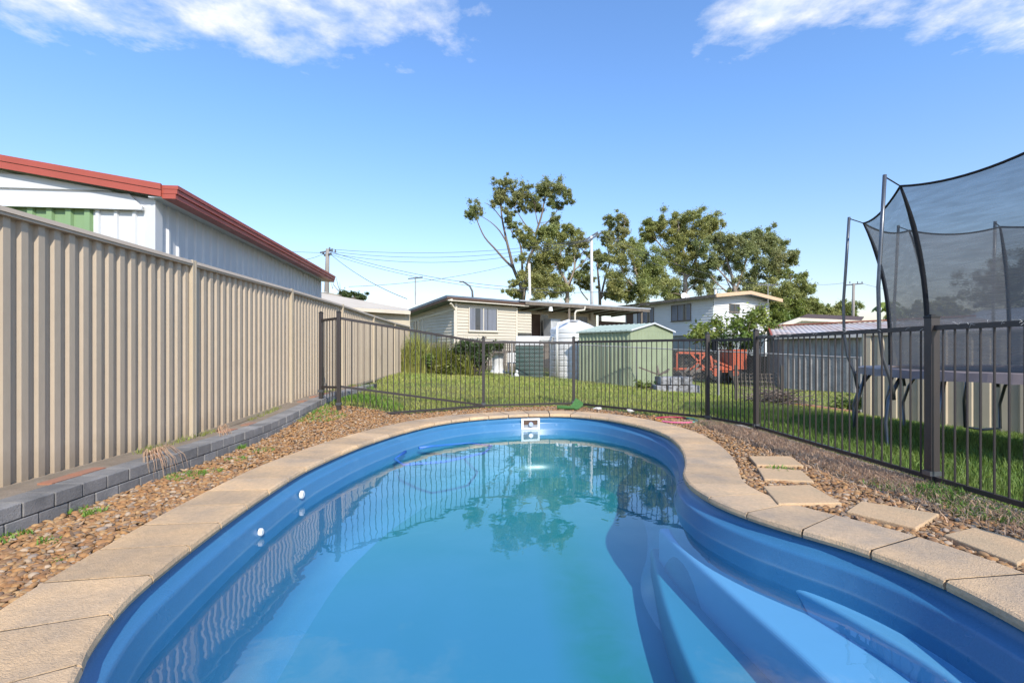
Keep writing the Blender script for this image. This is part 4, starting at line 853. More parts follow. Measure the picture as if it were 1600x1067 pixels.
fs = MB(); fs.bar(q0+n2l*.63+n2r*.7+up(E2+.13), q0+dl2*10+n2l*.63+up(E2+.13), .06, .2); fs.build('gutter', M['timber'], h2)
for (s_, w_, h_) in ((3.05, 2.0, 1.3), (7.0, 2.0, 1.3)): pane_win(h2, q0+dl2*s_+up(4.02), dl2, n2l, w_, h_, 3, True, fm=M['timber'])
for s_ in (2.3, 5.4): pane_win(h2, q0+dr2*s_+up(4.25), dr2, n2r, 1.15, .62, 2, False, fm=M['timber'])
fr_box(MB(), q0+dl2*9.0, dl2, n2l, -.45, .45, 2.5, 4.6, 0, .05).build('door', M['brown'], h2)
q = P(1118, 464, 37); MB().tube([q-up(.1), q+up(.55)], .1, 10).build('flue', M['white'], h2)
dsh = thing('satellite_dish', 'small white satellite dish on the roof of the two-storey house', 'satellite dish', tuple(P(1073, 468, 41)))
q = P(1071, 464, 41); mm = MB()
for i in range(16): a, b = i/16*6.283, (i+1)/16*6.283; u_, v_ = Vector((.55, .3, .25)), Vector((-.2, .1, .35)); mm.f.append((len(mm.v), len(mm.v)+1, len(mm.v)+2)); mm.v += [tuple(q+Vector((.1, .15, -.08))), tuple(q+u_*math.cos(a)*.6+v_*math.sin(a)), tuple(q+u_*math.cos(b)*.6+v_*math.sin(b))]
o = mm.build('dish', M['white'], dsh); o.modifiers.new('s', 'SOLIDIFY').thickness = .03
MB().tube([q, P(1073, 470, 41)], .03, 6).build('bracket', M['galv'], dsh)

# ------------------------------------------------------------------ tan-roofed building on the left
tb = thing('tan_roof_shed', 'low building with a wide tan roof just beyond the cream boundary fence', 'building', (-6, 18, 0))
c1 = P(641, 487, 17.2); r_ = MB()
A0 = P(641, 489, 17.2); A1 = P(498, 480, 16.5); A2 = P(499, 459, 21); A3 = P(636, 484, 20.5)
slab(r_, [A0, A1, A2, A3], .05); r_.build('roof', M['tan'], tb)
wl2 = MB(); qb = [A1.lerp(A2, .05), A0.lerp(A3, .05), A3, A2]; wl2.hexa([(q.x, q.y, 0) for q in qb]+[(q.x, q.y, q.z-.03) for q in qb])
wl2.build('wall', M['cream_far'], tb)
MB().bar(A0+Vector((.02, -.05, .0)), A1+Vector((0, -.05, 0)), .06, .12).build('gutter', M['tan'], tb)
rb2 = MB(); rb2.hexa([P(499, 461, 22), P(514, 463, 21), P(530, 466, 22), P(508, 462, 25), P(499, 457, 22), P(514, 457, 21), P(535, 462, 22), P(508, 456, 25)]); rb2.build('ridge_vent', M['tan'], tb)

# ------------------------------------------------------------------ galvanised shed right + house behind
g2 = thing('corrugated_shed', 'grey corrugated iron shed with patchy rust-streaked roof beyond the wire fence', 'shed', (9, 18, -.3))
a = P(1226, 600, 18.6); a.z = -.45; b = P(1350, 606, 16.6); b.z = -.45; d = (b-a).normalized(); nn_ = Vector((d.y, -d.x, 0)); bk2 = Vector((.35, 1, 0)).normalized()
TZ2 = 1.52
MB().ribbed(a, b, b+up(TZ2+.45), a+up(TZ2+.5), .19, [(0, 0), (.35, .0), (.45, .05), (.8, .05), (.9, 0)], nn_).build('front_wall', M['galv'], g2)
MB().ribbed(a+bk2*4, a, a+up(TZ2+.5), a+bk2*4+up(TZ2+.9), .15, [(0, 0), (.25, .018), (.5, .03), (.75, .018)], (-1, 0, 0)).build('side_wall', M['galv'], g2)
e0_, e1_ = a-d*.3+nn_*.3+up(TZ2+.46), b+d*4.5+nn_*.3+up(TZ2+.46)
MB().ribbed(e0_, e1_, e1_+bk2*4+up(.62), e0_+bk2*4+d*.5+up(.55), .19, [(0, 0), (.3, .02), (.6, .02), (.85, 0)], (0, 0, 1)).build('roof', M['rust'], g2)
MB().bar(e0_-up(.02), e1_-up(.02), .05, .1).build('eave_board', mat('flaking_white_paint', (.5, .48, .45), .8), g2)
MB().bar(e0_-d*.03, e0_-d*.03+d*.5+bk2*4+up(.55), .06, .1).build('barge_board', M['rust'] if 0 else mat('red_oxide', (.38, .08, .04), .7), g2)
MB().bar(e0_+bk2*4+d*.5+up(.6), e1_+bk2*4+up(.68), .2, .05).build('ridge_cap', mat('red_ridge', (.36, .10, .06), .7), g2)
h3 = thing('bungalow', 'low cream house with white barge boards behind the corrugated shed', 'house', (14, 28, 0))
c3 = P(1195, 540, 27); c3.z = -.3; e3 = P(1330, 540, 30); e3.z = -.3; pk = P(1253, 500, 27.8)
MB().vprism([c3, e3, Vector((e3.x, e3.y, P(1330, 508, 30).z)), Vector((pk.x+.3, pk.y, P(1258, 500, 27.8).z)), Vector((c3.x, c3.y, P(1195, 518, 27).z))], Vector((2, 5, 0))).build('wall', M['wb2'], h3)
m = MB(); m.bar(P(1190, 520, 26.8), P(1250, 499, 27.4), .12, .22); m.bar(P(1250, 499, 27.4), P(1345, 503, 29.6), .12, .16); m.build('barge_board', M['trim'], h3)
m = MB(); slab(m, [P(1190, 519, 26.9), P(1250, 498, 27.5), P(1262, 492, 33), P(1215, 508, 33)], .06); slab(m, [P(1250, 498, 27.5), P(1345, 502, 29.7), P(1350, 496, 34), P(1262, 492, 33)], .06); m.build('roof', M['brown'], h3)
MB().tube([P(1274, 505, 29), P(1274, 497, 29)], .05, 6).build('flue', M['white'], h3)

# house seen through the net
h4 = thing('long_roof_house', 'long low house with a pale grey roof seen through the trampoline net', 'house', (27, 30, 0))
m = MB(); slab(m, [P(1490, 505, 26), P(1760, 495, 26), P(1780, 470, 33), P(1535, 487, 33)], .1); m.build('roof', M['rooflt'], h4)
a4 = P(1500, 520, 26.5); b4 = P(1755, 520, 26.5); MB().hexa([(a4.x, 26.5, -.5), (b4.x, 26.5, -.5), (b4.x, 33, -.5), (a4.x+2, 33, -.5), (a4.x, 26.5, 2.5), (b4.x, 26.5, 2.8), (b4.x, 33, 2.8), (a4.x+2, 33, 2.5)]).build('wall', M['wb2'], h4)

# ------------------------------------------------------------------ chain-link fence and yard things
cl = thing('wire_fence', 'chain-link fence with thin galvanised rail across the back lawn', 'fence', (3.7, 14.5, -.1))
cp = [(-1.5, 17.0), (0, 16.4), (3.75, 14.55), (5.6, 13.1), (8.0, 11.1)]
for x, y in cp: z = g1(x, y); MB().tube([(x, y, z-.1), (x, y, z+1.27)], .024, 8).build('post', M['galv'], cl)
for i in range(4):
    (x0, y0), (x1, y1) = cp[i], cp[i+1]; z0, z1 = g1(x0, y0), g1(x1, y1); MB().tube([(x0, y0, z0+1.24), (x1, y1, z1+1.24)], .018, 6).build('top_rail', M['galv'], cl)
    L = math.hypot(x1-x0, y1-y0); m = MB(); s = 0; h_ = 1.2
    while s < L:
        for sg in (1, -1):
            s0, s1 = (s, s+h_*.9) if sg > 0 else (s+h_*.9, s)
            za, zb2 = 0, h_
            def pt(ss, zz): t = ss/L; return (x0+(x1-x0)*t, y0+(y1-y0)*t, z0+(z1-z0)*t+zz+.03)
            q0_, q1_ = [s0, 0], [s1, h_]
            for q_, o_ in ((q0_, q1_), (q1_, q0_)):
                pass
            hi = max(s0, s1)
            if hi > L:
                t = (L-s)/(h_*.9)
                if sg > 0: q1_ = [L, h_*t]
                else: q0_ = [L, h_*(1-t)]
            m.tube([pt(*q0_), pt(*q1_)], .0022, 3, False)
        s += .075
    m.build('chain_mesh', M['galv'], cl)
# timber paling fence at back
pfn = thing('paling_fence', 'weathered grey timber paling fence behind the orange trailer', 'fence', (8, 24, 0))
a, b = P(1048, 560, 24), P(1236, 560, 22); m = MB(); n = 70
for i in range(n): p = a.lerp(b, i/n); q = a.lerp(b, (i+.93)/n); z1 = 1.0-.3*i/n+rnd.uniform(-.02, .02); m.hexa([(p.x, p.y, -.4), (q.x, q.y, -.4), (q.x, q.y+.02, -.4), (p.x, p.y+.02, -.4), (p.x, p.y, z1), (q.x, q.y, z1), (q.x, q.y+.02, z1), (p.x, p.y+.02, z1)])
m.build('palings', M['timber'], pfn); m = MB(); m.bar((a.x, a.y-.05, .85), (b.x, b.y-.05, .55), .06, .12); m.bar((a.x, a.y-.04, 1.05), (b.x, b.y-.04, .74), .1, .04); m.build('rail', M['timber'], pfn)
# stump-wall behind hedge
sw = thing('picket_fence', 'short weathered fence behind the garden plants below the cream house', 'fence', (-2, 20, .1))
a, b = P(665, 540, 20.5), P(860, 540, 20.5); m = MB(); n = 60
for i in range(n): p = a.lerp(b, i/n); x1 = a.lerp(b, (i+.72)/n).x; m.box(p.x, x1, p.y, p.y+.02, .1, 1.35+rnd.uniform(-.03, .03))
m.box(a.x, b.x, 20.53, 20.58, .9, 1.0); m.build('pickets', M['timber'], sw)
# table
tb_ = thing('potting_table', 'round-topped table on a white pedestal behind the wire fence', 'table', (-.58, 18.6, .15))
x, y, z = -.55, 18.6, g1(-.55, 18.6)
MB().lathe([(.48, 0), (.48, .05), (.02, .05)], (x, y, z+.80), 24).build('table_top', M['timber'], tb_); MB().lathe([(.34, 0), (.22, .2), (.2, .4), (.24, .8)], (x, y, z), 20).build('pedestal', M['tankw'], tb_, 'edge')
pt_ = thing('potted_plant', 'green plant in a dark pot on the potting table', 'plant pot', (x, y, z+.85)); MB().lathe([(.17, 0), (.24, .3), (.2, .3)], (x, y-.05, z+.853), 16).build('pot', M['rubber'], pt_)
bl_ = thing('garden_chair', 'white garden chair right of the potting table', 'chair', (.05, 18.9, .1)); m = MB(); z = g1(.05, 18.9)
for dx in (-.2, .2):
    for dy in (-.2, .2): m.bar((.05+dx, 18.9+dy, z), (.05+dx*.9, 18.9+dy*.9, z+.43), .04, .04)
m.box(-.18, .28, 18.67, 19.1, z+.43, z+.47); m.box(-.18, .28, 19.06, 19.1, z+.47, z+.85); m.build('seat_shell', M['tankw'], bl_)
gn = thing('garden_ornament', 'small white ornament on the grass left of the dark tank', 'ornament', (.15, 16.9, .1)); z = g1(.15, 16.9)
MB().lathe([(.08, 0), (.1, .06), (.06, .13), (.03, .16)], (.15, 16.9, z), 12).build('ornament_body', M['tankw'], gn, True); MB().lathe([(.02, 0), (.05, .04), (.045, .09), (.01, .12)], (.17, 16.88, z+.14), 12).build('ornament_head', M['tankw'], gn, True)
# orange trailer
ot = thing('orange_trailer', 'orange steel trailer frame with box body parked behind the wire fence', 'trailer', (7.5, 20, -.2))
def Q(u, v): return P(u, v, 20)
m = MB()
for a, b in (((1058, 551), (1103, 552)), ((1058, 551), (1058, 578)), ((1058, 576), (1145, 577)), ((1103, 552), (1080, 578)), ((1080, 553), (1103, 578)), ((1103, 552), (1104, 578)), ((1112, 562), (1145, 575)), ((1110, 556), (1114, 580))): m.bar(Q(*a), Q(*b), .08, .09, (0, 1, 0))
for a, b in (((1058, 578), (1145, 579)), ((1103, 552), (1103, 578))): m.bar(Q(*a)+Vector((.3, 1.4, 0)), Q(*b)+Vector((.3, 1.4, 0)), .08, .09, (0, 1, 0))
m.bar(Q(1058, 578), Q(1058, 578)+Vector((.3, 1.4, 0)), .08, .09); m.bar(Q(1103, 578), Q(1103, 578)+Vector((.3, 1.4, 0)), .08, .09); m.build('frame', M['orange'], ot); 
m = MB(); a, b = Q(1112, 572), Q(1145, 582); m.box(a.x, b.x, 20, 21.4, b.z, a.z); m.build('bed', M['orange'], ot, bevel=.02)
m = MB(); a, b = Q(1144, 546), Q(1166, 577)
m.ribbed(Vector((a.x, 19.95, b.z)), Vector((b.x, 19.95, b.z)), Vector((b.x, 19.95, a.z)), Vector((a.x, 19.95, a.z)), .12, [(0, 0), (.5, 0), (.6, .02), (.9, .02)], (0, -1, 0)); m.box(a.x, b.x, 19.96, 21.4, b.z, a.z); m.build('box_body', M['orange'], ot)
for (u, v) in ((1118, 583), (1149, 583)):
    c = Q(u, v); m = MB(); m.tube([c+Vector((0, -.02, 0)), c+Vector((0, .16, 0))], .27, 20); wv = m.build('wheel', M['rubber'], ot); MB().tube([c+Vector((0, -.035, 0)), c+Vector((0, -.01, 0))], .13, 14).build('rim', M['orange'], wv)
m = MB()
for k in range(16):
    a = Q(rnd.uniform(1065, 1110), rnd.uniform(553, 580)); b = Q(rnd.uniform(1065, 1110), rnd.uniform(555, 590)); m.tube([a, b], .02, 5)
m.build('loose_rods', M['rubber'], ot)
# block heap
bh = thing('concrete_block_heap', 'heap of pale grey concrete blocks with timber offcuts on top', 'block heap', (4.6, 13.9, -.2)); z = g1(4.6, 13.9); m = MB()
for r_ in range(2):
    for k in range(4):
        x = 4.15+k*.31+(.1 if r_ else 0)+rnd.uniform(-.02, .02); y = 13.85+rnd.uniform(-.04, .04)
        if r_ and k == 3: continue
        m.box(x, x+.29, y, y+.6, z-.02+r_*.24, z+.2+r_*.24)
m.build('blocks', mat('mottled_block', (.46, .46, .47), .9, 0, 9, col2=(.14, .14, .15), fine=.4), bh, bevel=.02); m = MB()
for k in range(9): a = Vector((4.1+rnd.random()*1.2, 13.9+rnd.random()*.3, z+.5)); m.bar(a, a+Vector((rnd.uniform(-.6, .6), .2, rnd.uniform(0, .45))), .05, .04)
m.build('timber_offcuts', M['timber'], bh)
# leaning grid rack
gr_ = thing('wire_rack', 'dark wire grid rack leaning in the grass behind the gate', 'rack', (6.1, 10.9, -.3)); m = MB()
a, b = P(1150, 640, 11.0), P(1222, 640, 10.6); z0 = g1(a.x, a.y)
for i in range(12): t = i/11; p = a.lerp(b, t); m.tube([(p.x, p.y, z0), (p.x, p.y+.15, z0+.62)], .008, 5)
for i in range(8): t = i/7; m.tube([(a.x, a.y+.15*t, z0+.62*t), (b.x, b.y+.15*t, z0+.62*t)], .009, 5)
m.build('grid', M['timber'], gr_); m = MB()
for p in (a, b): m.bar((p.x, p.y, z0-.05), (p.x, p.y, z0+.82), .05, .05, (1, 0, 0))
m.build('upright', M['timber'], gr_)

# ------------------------------------------------------------------ foliage tools
def leaves(clumps, n_per, size, up_bias=.35, flat=1.0):
    """clumps: (x,y,z,rx,ry,rz)"""
    Vv = []; tot = 0
    for (x, y, z, rx, ry, rz) in clumps:
        n = max(12, int(n_per)); u = nr.normal(size=(n, 3)); u /= np.linalg.norm(u, axis=1, keepdims=True); r = nr.uniform(.02, 1.0, (n, 1))**.6*np.where(nr.uniform(size=(n, 1)) < .35, nr.uniform(1.0, 2.3, (n, 1)), nr.uniform(.8, 1.2, (n, 1)))
        lump = 1+.28*np.sin(u[:, :1]*7+x*3)*np.sin(u[:, 2:]*6+z*2)
        c = u*r*lump*np.array([rx, ry, rz])+np.array([x, y, z])
        d = nr.normal(size=(n, 3)); d[:, 2] = d[:, 2]*.6-.6; d /= np.linalg.norm(d, axis=1, keepdims=True)
        e = np.cross(d, nr.normal(size=(n, 3))); e /= np.linalg.norm(e, axis=1, keepdims=True); s = size*nr.uniform(.55, 1.35, (n, 1))
        Vv.append(np.stack([c-d*s, c-e*s*.33, c+d*s, c+e*s*.33], 1).reshape(-1, 3)); tot += n
    V_ = np.vstack(Vv); return V_, np.arange(len(V_)).reshape(-1, 4)
def crown(name, cl, m, parent, n_per, size):
    v, f = leaves(cl, n_per, size); return link(name, arr_mesh(name, v, f, m), parent)
def limb_path(a, b, r0, r1, wig=.12, k=5):
    a, b = Vector(a), Vector(b); L = (b-a).length; o = []
    for i in range(k+1): t = i/k; o.append(a.lerp(b, t)+Vector((rnd.uniform(-1, 1), rnd.uniform(-1, 1), rnd.uniform(-.5, .5)))*wig*L*.35*math.sin(t*3.14)+Vector((0, 0, .06*L*math.sin(t*3.14))))
    return o, [r0+(r1-r0)*i/k for i in range(k+1)]
def gum(name, label, cat, zm, Y, clumps, paths, leafm, barkm, n_per=420, size=.17, dep=.75, gap=(1., 1.), group=None, twig=True):
    """clumps/paths in zoom coords zm=(ox,oy,scale)"""
    ox, oy, s = zm
    base = P(ox+paths[0][0][0]/s, 560, Y); t = thing(name, label, cat, (base.x, base.y, -.3), group); tr_ = MB(); fp = []
    for pi, pth in enumerate(paths):
        w0 = pth[0][2] if len(pth[0]) > 2 else .2; pts = []; rs_ = []
        yy = Y+(0 if pi == 0 else rnd.uniform(-1, 1)); 
        for i, p in enumerate(pth):
            q = P(ox+p[0]/s, oy+p[1]/s, Y); q.y += (yy-Y)*i/len(pth); pts.append(q); rs_.append(w0*(1-.75*i/max(1, len(pth)-1)))
        if pi == 0: pts.insert(0, Vector((pts[0].x, pts[0].y, -.4))); rs_.insert(0, w0*1.25)
        # smooth
        o2 = []; r2 = []
        for i in range(len(pts)-1):
            for k in range(3):
                tt = k/3; a, b, c, d = pts[max(i-1, 0)], pts[i], pts[i+1], pts[min(i+2, len(pts)-1)]
                o2.append(.5*((2*b)+(-a+c)*tt+(2*a-5*b+4*c-d)*tt*tt+(-a+3*b-3*c+d)*tt**3)); r2.append(rs_[i]+(rs_[i+1]-rs_[i])*tt)
        o2.append(pts[-1]); r2.append(rs_[-1]); tr_.tube(o2, [q*.72 for q in r2], 7); fp += o2[len(o2)//4:]
    tr_.build('trunk', barkm, t, True)
    cls = []; tw = MB()
    for (cx_, cy_, cr_) in clumps:
        c = P(ox+cx_/s, oy+cy_/s, Y); r = cr_/s*K*Y; c.y += rnd.uniform(-1, 1)*dep
        near = min(fp, key=lambda q: (q-c).length+(2.0 if q.z > c.z else 0)) if fp else c
        if twig:
            o, rr = limb_path(near, c, max(.03, r*.09), .012, .25, 4); tw.tube(o, rr, 5, False)
            for q in range(3):
                e = c+Vector((rnd.uniform(-1, 1), rnd.uniform(-1, 1), rnd.uniform(-.3, 1)))*r*.8; tw.tube([o[3], e], [.02, .008], 4, False)
        for q in range(12):
            d = Vector((rnd.gauss(0, 1), rnd.gauss(0, 1), rnd.gauss(0, .8)))*r*.86; rr_ = r*rnd.uniform(.3, .66); cls.append((c.x+d.x, c.y+d.y, c.z+d.z, rr_, rr_, rr_*.95))
    if twig: tw.build('branches', barkm, t, True)
    crown('crown', cls, leafm, t, n_per/2.2, size*.66); return t
Z4 = (700, 270, 5.08); Z5 = (960, 320, 4.706)
gum('gum_tree', 'tallest sparse gum tree with bare forked limbs leaning out above the cream house', 'tree', Z4, 46,
    [(210, 270, 40), (170, 345, 28), (225, 320, 28), (400, 100, 32), (480, 95, 33), (400, 170, 32), (450, 170, 38), (410, 240, 32), (470, 240, 38), (560, 140, 48), (600, 170, 38), (550, 210, 38), (640, 220, 42), (570, 250, 30), (690, 260, 38), (720, 140, 42), (780, 110, 42), (840, 110, 46), (870, 150, 42), (760, 170, 38), (840, 190, 38), (940, 160, 20), (965, 215, 24), (880, 250, 28), (820, 250, 26), (720, 280, 22), (650, 280, 26), (480, 360, 26), (520, 430, 24), (555, 480, 26), (620, 520, 34), (850, 370, 26), (850, 400, 22), (480, 380, 16), (500, 250, 20)],
    [[(578, 985, .26), (575, 900), (520, 760), (490, 640), (470, 560), (450, 470), (430, 370), (420, 250), (430, 130)], [(520, 760, .17), (440, 680), (370, 600), (290, 510), (235, 390), (205, 300)], [(470, 560, .11), (410, 460), (340, 390), (262, 340)], [(590, 960, .18), (588, 700), (580, 600), (560, 530), (510, 470), (480, 380)], [(600, 960, .24), (640, 700), (680, 600), (700, 480), (740, 350), (760, 250), (790, 130)], [(700, 490, .1), (620, 420), (560, 330), (530, 290)], [(735, 440, .1), (810, 370), (870, 290), (940, 220)], [(720, 430, .08), (695, 330), (690, 260)], [(430, 370, .08), (350, 270), (290, 235)]],
    M['leafA'], M['bark'], 300, .15)
gum('gum_tree', 'dense middle gum tree with yellow-green crown beside the white pole', 'tree', Z4, 43,
    [(740, 490, 42), (800, 480, 42), (860, 480, 42), (920, 475, 42), (985, 465, 34), (880, 520, 36), (780, 630, 66), (740, 700, 56), (840, 690, 50), (760, 760, 56), (800, 830, 56), (700, 850, 50), (740, 920, 56), (820, 900, 50), (880, 860, 48), (640, 520, 38), (660, 570, 34), (930, 740, 40), (600, 800, 28), (580, 680, 22), (520, 870, 22), (500, 950, 24), (540, 960, 28), (870, 950, 50), (700, 960, 40), (640, 860, 36), (820, 620, 48), (680, 780, 40)],
    [[(945, 1010, .24), (945, 890), (880, 760), (820, 640), (800, 500)], [(945, 900, .16), (1000, 780), (1010, 650)], [(880, 760, .12), (900, 600), (930, 480)], [(600, 1010, .2), (640, 720), (690, 600)]], M['leafB'], M['bark_l'], 520, .15)
gum('gum_tree', 'thin gum tree with open crown just left of the grey power pole', 'tree', Z4, 45,
    [(1020, 590, 46), (980, 620, 38), (1050, 510, 28), (1000, 560, 38), (970, 690, 34), (1010, 820, 34), (1100, 740, 32), (1080, 800, 32), (1060, 870, 26), (1120, 850, 22), (1170, 640, 30), (1190, 690, 26), (880, 570, 28), (1090, 560, 26)],
    [[(950, 1010, .2), (960, 900), (1000, 780), (1020, 690), (1100, 600)], [(1000, 780, .1), (1080, 700), (1150, 620)]], M['leafA'], M['bark_l'], 330, .15)
gum('gum_tree', 'slender tall gum tree just right of the grey power pole', 'tree', Z4, 46,
    [(1285, 355, 26), (1290, 410, 24), (1355, 360, 26), (1400, 375, 33), (1350, 430, 33), (1400, 480, 33), (1260, 480, 35), (1320, 510, 35), (1300, 590, 35), (1370, 560, 30), (1240, 540, 26), (1200, 650, 30), (1230, 720, 32), (1290, 690, 28), (1260, 960, 30), (1300, 930, 30), (1100, 910, 30), (1340, 960, 30)],
    [[(1205, 1010, .2), (1190, 800), (1180, 640)], [(1210, 1000, .16), (1250, 830), (1290, 690), (1270, 590), (1290, 420)], [(1215, 1000, .12), (1290, 900), (1350, 860)], [(1280, 620, .08), (1350, 520), (1400, 400)], [(1110, 1010, .1), (1045, 930), (1055, 870)]], M['leafA'], M['bark_l'], 320, .15)
gum('gum_tree', 'broad low gum tree at the left of the dense group behind the houses', 'tree', Z5, 43,
    [(130, 300, 50), (60, 370, 56), (200, 340, 56), (120, 430, 76), (20, 480, 60), (220, 450, 70), (50, 570, 60), (170, 570, 70), (300, 400, 56), (320, 480, 56), (280, 560, 60), (350, 600, 56), (200, 650, 60), (100, 660, 50), (30, 640, 40)],
    [[(200, 760, .28), (200, 600), (150, 480), (130, 330)], [(200, 640, .15), (300, 500), (310, 400)], [(190, 650, .15), (80, 540), (40, 440)]], M['leafB'], M['bark_l'], 620, .15)
gum('gum_tree', 'tallest tree of the dense group with a rounded green crown', 'tree', Z5, 46,
    [(250, 170, 36), (300, 140, 40), (360, 120, 48), (400, 180, 56), (480, 110, 46), (560, 100, 48), (620, 120, 48), (700, 140, 46), (730, 175, 30), (460, 220, 56), (560, 200, 56), (640, 210, 56), (430, 300, 56), (500, 320, 56), (600, 290, 56), (230, 230, 32), (300, 240, 32), (560, 400, 56), (620, 450, 48), (520, 470, 48), (470, 400, 56), (600, 560, 48), (660, 520, 50), (430, 560, 56), (390, 650, 50), (480, 640, 50)],
    [[(520, 760, .34), (520, 560), (520, 400), (480, 250), (470, 130)], [(520, 560, .2), (600, 400), (640, 250), (690, 160)], [(515, 520, .18), (420, 380), (330, 270), (270, 180)], [(525, 640, .14), (640, 540), (720, 420)]], M['leafB'], M['bark_l'], 620, .15)
gum('gum_tree', 'wide olive gum tree on the right of the dense group with pale fanned limbs', 'tree', Z5, 44,
    [(760, 260, 48), (840, 260, 48), (900, 290, 56), (980, 230, 42), (1060, 240, 48), (1140, 250, 48), (1190, 280, 38), (1180, 330, 48), (1080, 330, 56), (960, 350, 66), (820, 360, 66), (720, 330, 56), (1050, 430, 66), (1150, 420, 56), (1220, 400, 46), (1280, 370, 30), (1310, 420, 26), (900, 440, 60), (760, 440, 50), (1000, 530, 48), (1120, 530, 56), (1220, 500, 36), (680, 400, 46), (1000, 630, 50), (900, 640, 40), (700, 620, 44)],
    [[(900, 760, .3), (880, 600), (850, 480), (800, 330)], [(890, 640, .16), (950, 480), (1000, 330), (1060, 260)], [(880, 600, .14), (780, 500), (690, 400)], [(900, 680, .14), (1000, 560), (1110, 440), (1200, 380)], [(900, 690, .12), (760, 580), (690, 480)], [(905, 700, .1), (830, 540), (820, 400)]], M['leafA'], M['bark_l'], 600, .15)
gum('gum_tree', 'lower ragged gum tree at the right end of the dense group', 'tree', Z5, 41,
    [(1285, 520, 22), (1370, 535, 32), (1330, 610, 48), (1405, 620, 32), (1180, 660, 66), (1240, 620, 38), (1250, 700, 46), (1350, 680, 46), (1430, 740, 36), (1380, 760, 46), (1100, 640, 56), (1200, 740, 56), (1300, 740, 46), (1060, 690, 46), (1280, 660, 40), (1130, 720, 50), (1010, 700, 40)],
    [[(1230, 840, .24), (1230, 700), (1280, 600), (1300, 530)], [(1240, 720, .12), (1340, 620), (1370, 540)], [(1230, 720, .12), (1150, 640), (1100, 600)]], M['leafB'], M['bark'], 600, .15)
# far low trees along the horizon
far = [((1285, 492), 14, 60, 'rounded far tree behind the bungalow roof'), ((1320, 488), 14, 64, 'far tree just left of the T-shaped power pole'), ((1245, 495), 16, 55, 'dark green far tree behind the bungalow gable'), ((1480, 482), 18, 60, 'distant tree seen through the middle of the net'), ((1440, 484), 12, 58, 'distant low tree seen through the folded part of the net'), ((1575, 440), 42, 45, 'big dark tree seen through the net at the right edge'), ((1215, 500), 22, 40, 'bright green tree right of the white two-storey house'), ((1400, 492), 12, 70, 'low tree beside the far palm')]
for (u, v), r_, Y, lab in far:
    cl_ = [(rnd.uniform(-1, 1)*r_*.9, rnd.uniform(-.6, .7)*r_, r_*rnd.uniform(.3, .5)) for _ in range(13)]
    gum('broadleaf_tree', lab, 'tree', (u, v, 1), Y, [c for c in cl_], [[(0, r_*2.0, .2), (0, r_*.8), (r_*.1, 0)], [(0, r_*1.2, .1), (-r_*.5, 0)], [(0, r_*1.2, .1), (r_*.5, 0)]], M['leafD'] if r_ > 40 else M['leafC'] if Y < 45 else M['leafB'], M['bark'], 420, .13 if Y < 50 else .2, dep=r_*K*Y*.5, twig=False)
o = gum('garden_tree', 'dark leafy crown peeking over the tan roof beside the power pole', 'tree', (400, 370, 6.667), 30, [(960, 590, 40), (1010, 610, 40), (1060, 630, 36), (900, 600, 30), (1090, 640, 20)], [[(950, 800, .15), (950, 620)], [(940, 640, .05), (880, 560), (850, 420)], [(900, 600, .04), (800, 500), (770, 400)], [(880, 580, .03), (900, 480)], [(800, 540, .03), (780, 470)]], M['leafD'], M['bark'], 260, .13)
# palm
pm = thing('palm_tree', 'small distant palm poking above the rusty shed roof', 'palm', tuple(P(1388, 500, 50))); pc_ = P(1388, 476, 50); m = MB(); m.tube([P(1388, 530, 50), P(1388, 476, 50)], [.16, .12], 8); m.build('trunk', M['bark'], pm); m = MB()
for k in range(16):
    a = k/16*6.283; el_ = rnd.uniform(.1, 1.0); L = 1.5; pv = pc_
    pts_ = [pc_+Vector((math.cos(a)*s*L*math.cos(el_), math.sin(a)*s*L*math.cos(el_), s*L*math.sin(el_)-s*s*1.1)) for s in np.linspace(0, 1, 9)]
    for i in range(1, 9):
        d = (pts_[i]-pts_[i-1]).normalized(); sd_ = Vector((-d.y, d.x, 0)).normalized()
        for sg in (1, -1): m.quad(pts_[i-1], pts_[i], pts_[i]+sd_*sg*.3+Vector((0, 0, -.2)), pts_[i-1]+sd_*sg*.3+Vector((0, 0, -.2)))
m.build('fronds', M['leafC'], pm)
# shrub in front of white house
def bush(name, label, cat, cls, m, n_per, size, stems=None, extra=None, bm=None):
    c = cls[0]; t = thing(name, label, cat, (c[0], c[1], g1(c[0], c[1]))); s = MB()
    for q in cls: b = Vector((c[0]+(q[0]-c[0])*.3, c[1]+(q[1]-c[1])*.3, g1(c[0], c[1])-.05)); s.tube([b, b.lerp(Vector(q[:3]), .5)+Vector((rnd.uniform(-.1, .1), 0, 0)), Vector(q[:3])], [.035, .02, .006], 5)
    s.build('stems', bm or M['bark'], t, True); crown('foliage', cls, m, t, n_per, size); return t
def pc3(lst, Y, dy=.6): return [(P(u, v, Y).x, Y+rnd.uniform(-dy, dy), P(u, v, Y).z, r*K*Y, r*K*Y, r*K*Y*.85) for u, v, r in lst]
bush('frangipani_shrub', 'leafy green shrub in front of the white two-storey house', 'shrub', pc3([(1130, 520, 16), (1105, 512, 14), (1150, 505, 16), (1165, 494, 13), (1180, 490, 12), (1125, 502, 12), (1140, 512, 16), (1095, 520, 14), (1165, 512, 16), (1185, 505, 14), (1200, 500, 12), (1110, 530, 14), (1150, 528, 14), (1085, 524, 10), (1175, 525, 14), (1193, 515, 12)], 22, .8), M['leafC'], 170, .12)
bush('dark_shrub', 'dark green shrub at the foot of the frangipani behind the fence corner', 'shrub', pc3([(1110, 536, 12), (1135, 538, 12), (1160, 540, 12), (1175, 535, 10), (1125, 530, 10)], 21.5, .5), M['leafD'], 200, .10)
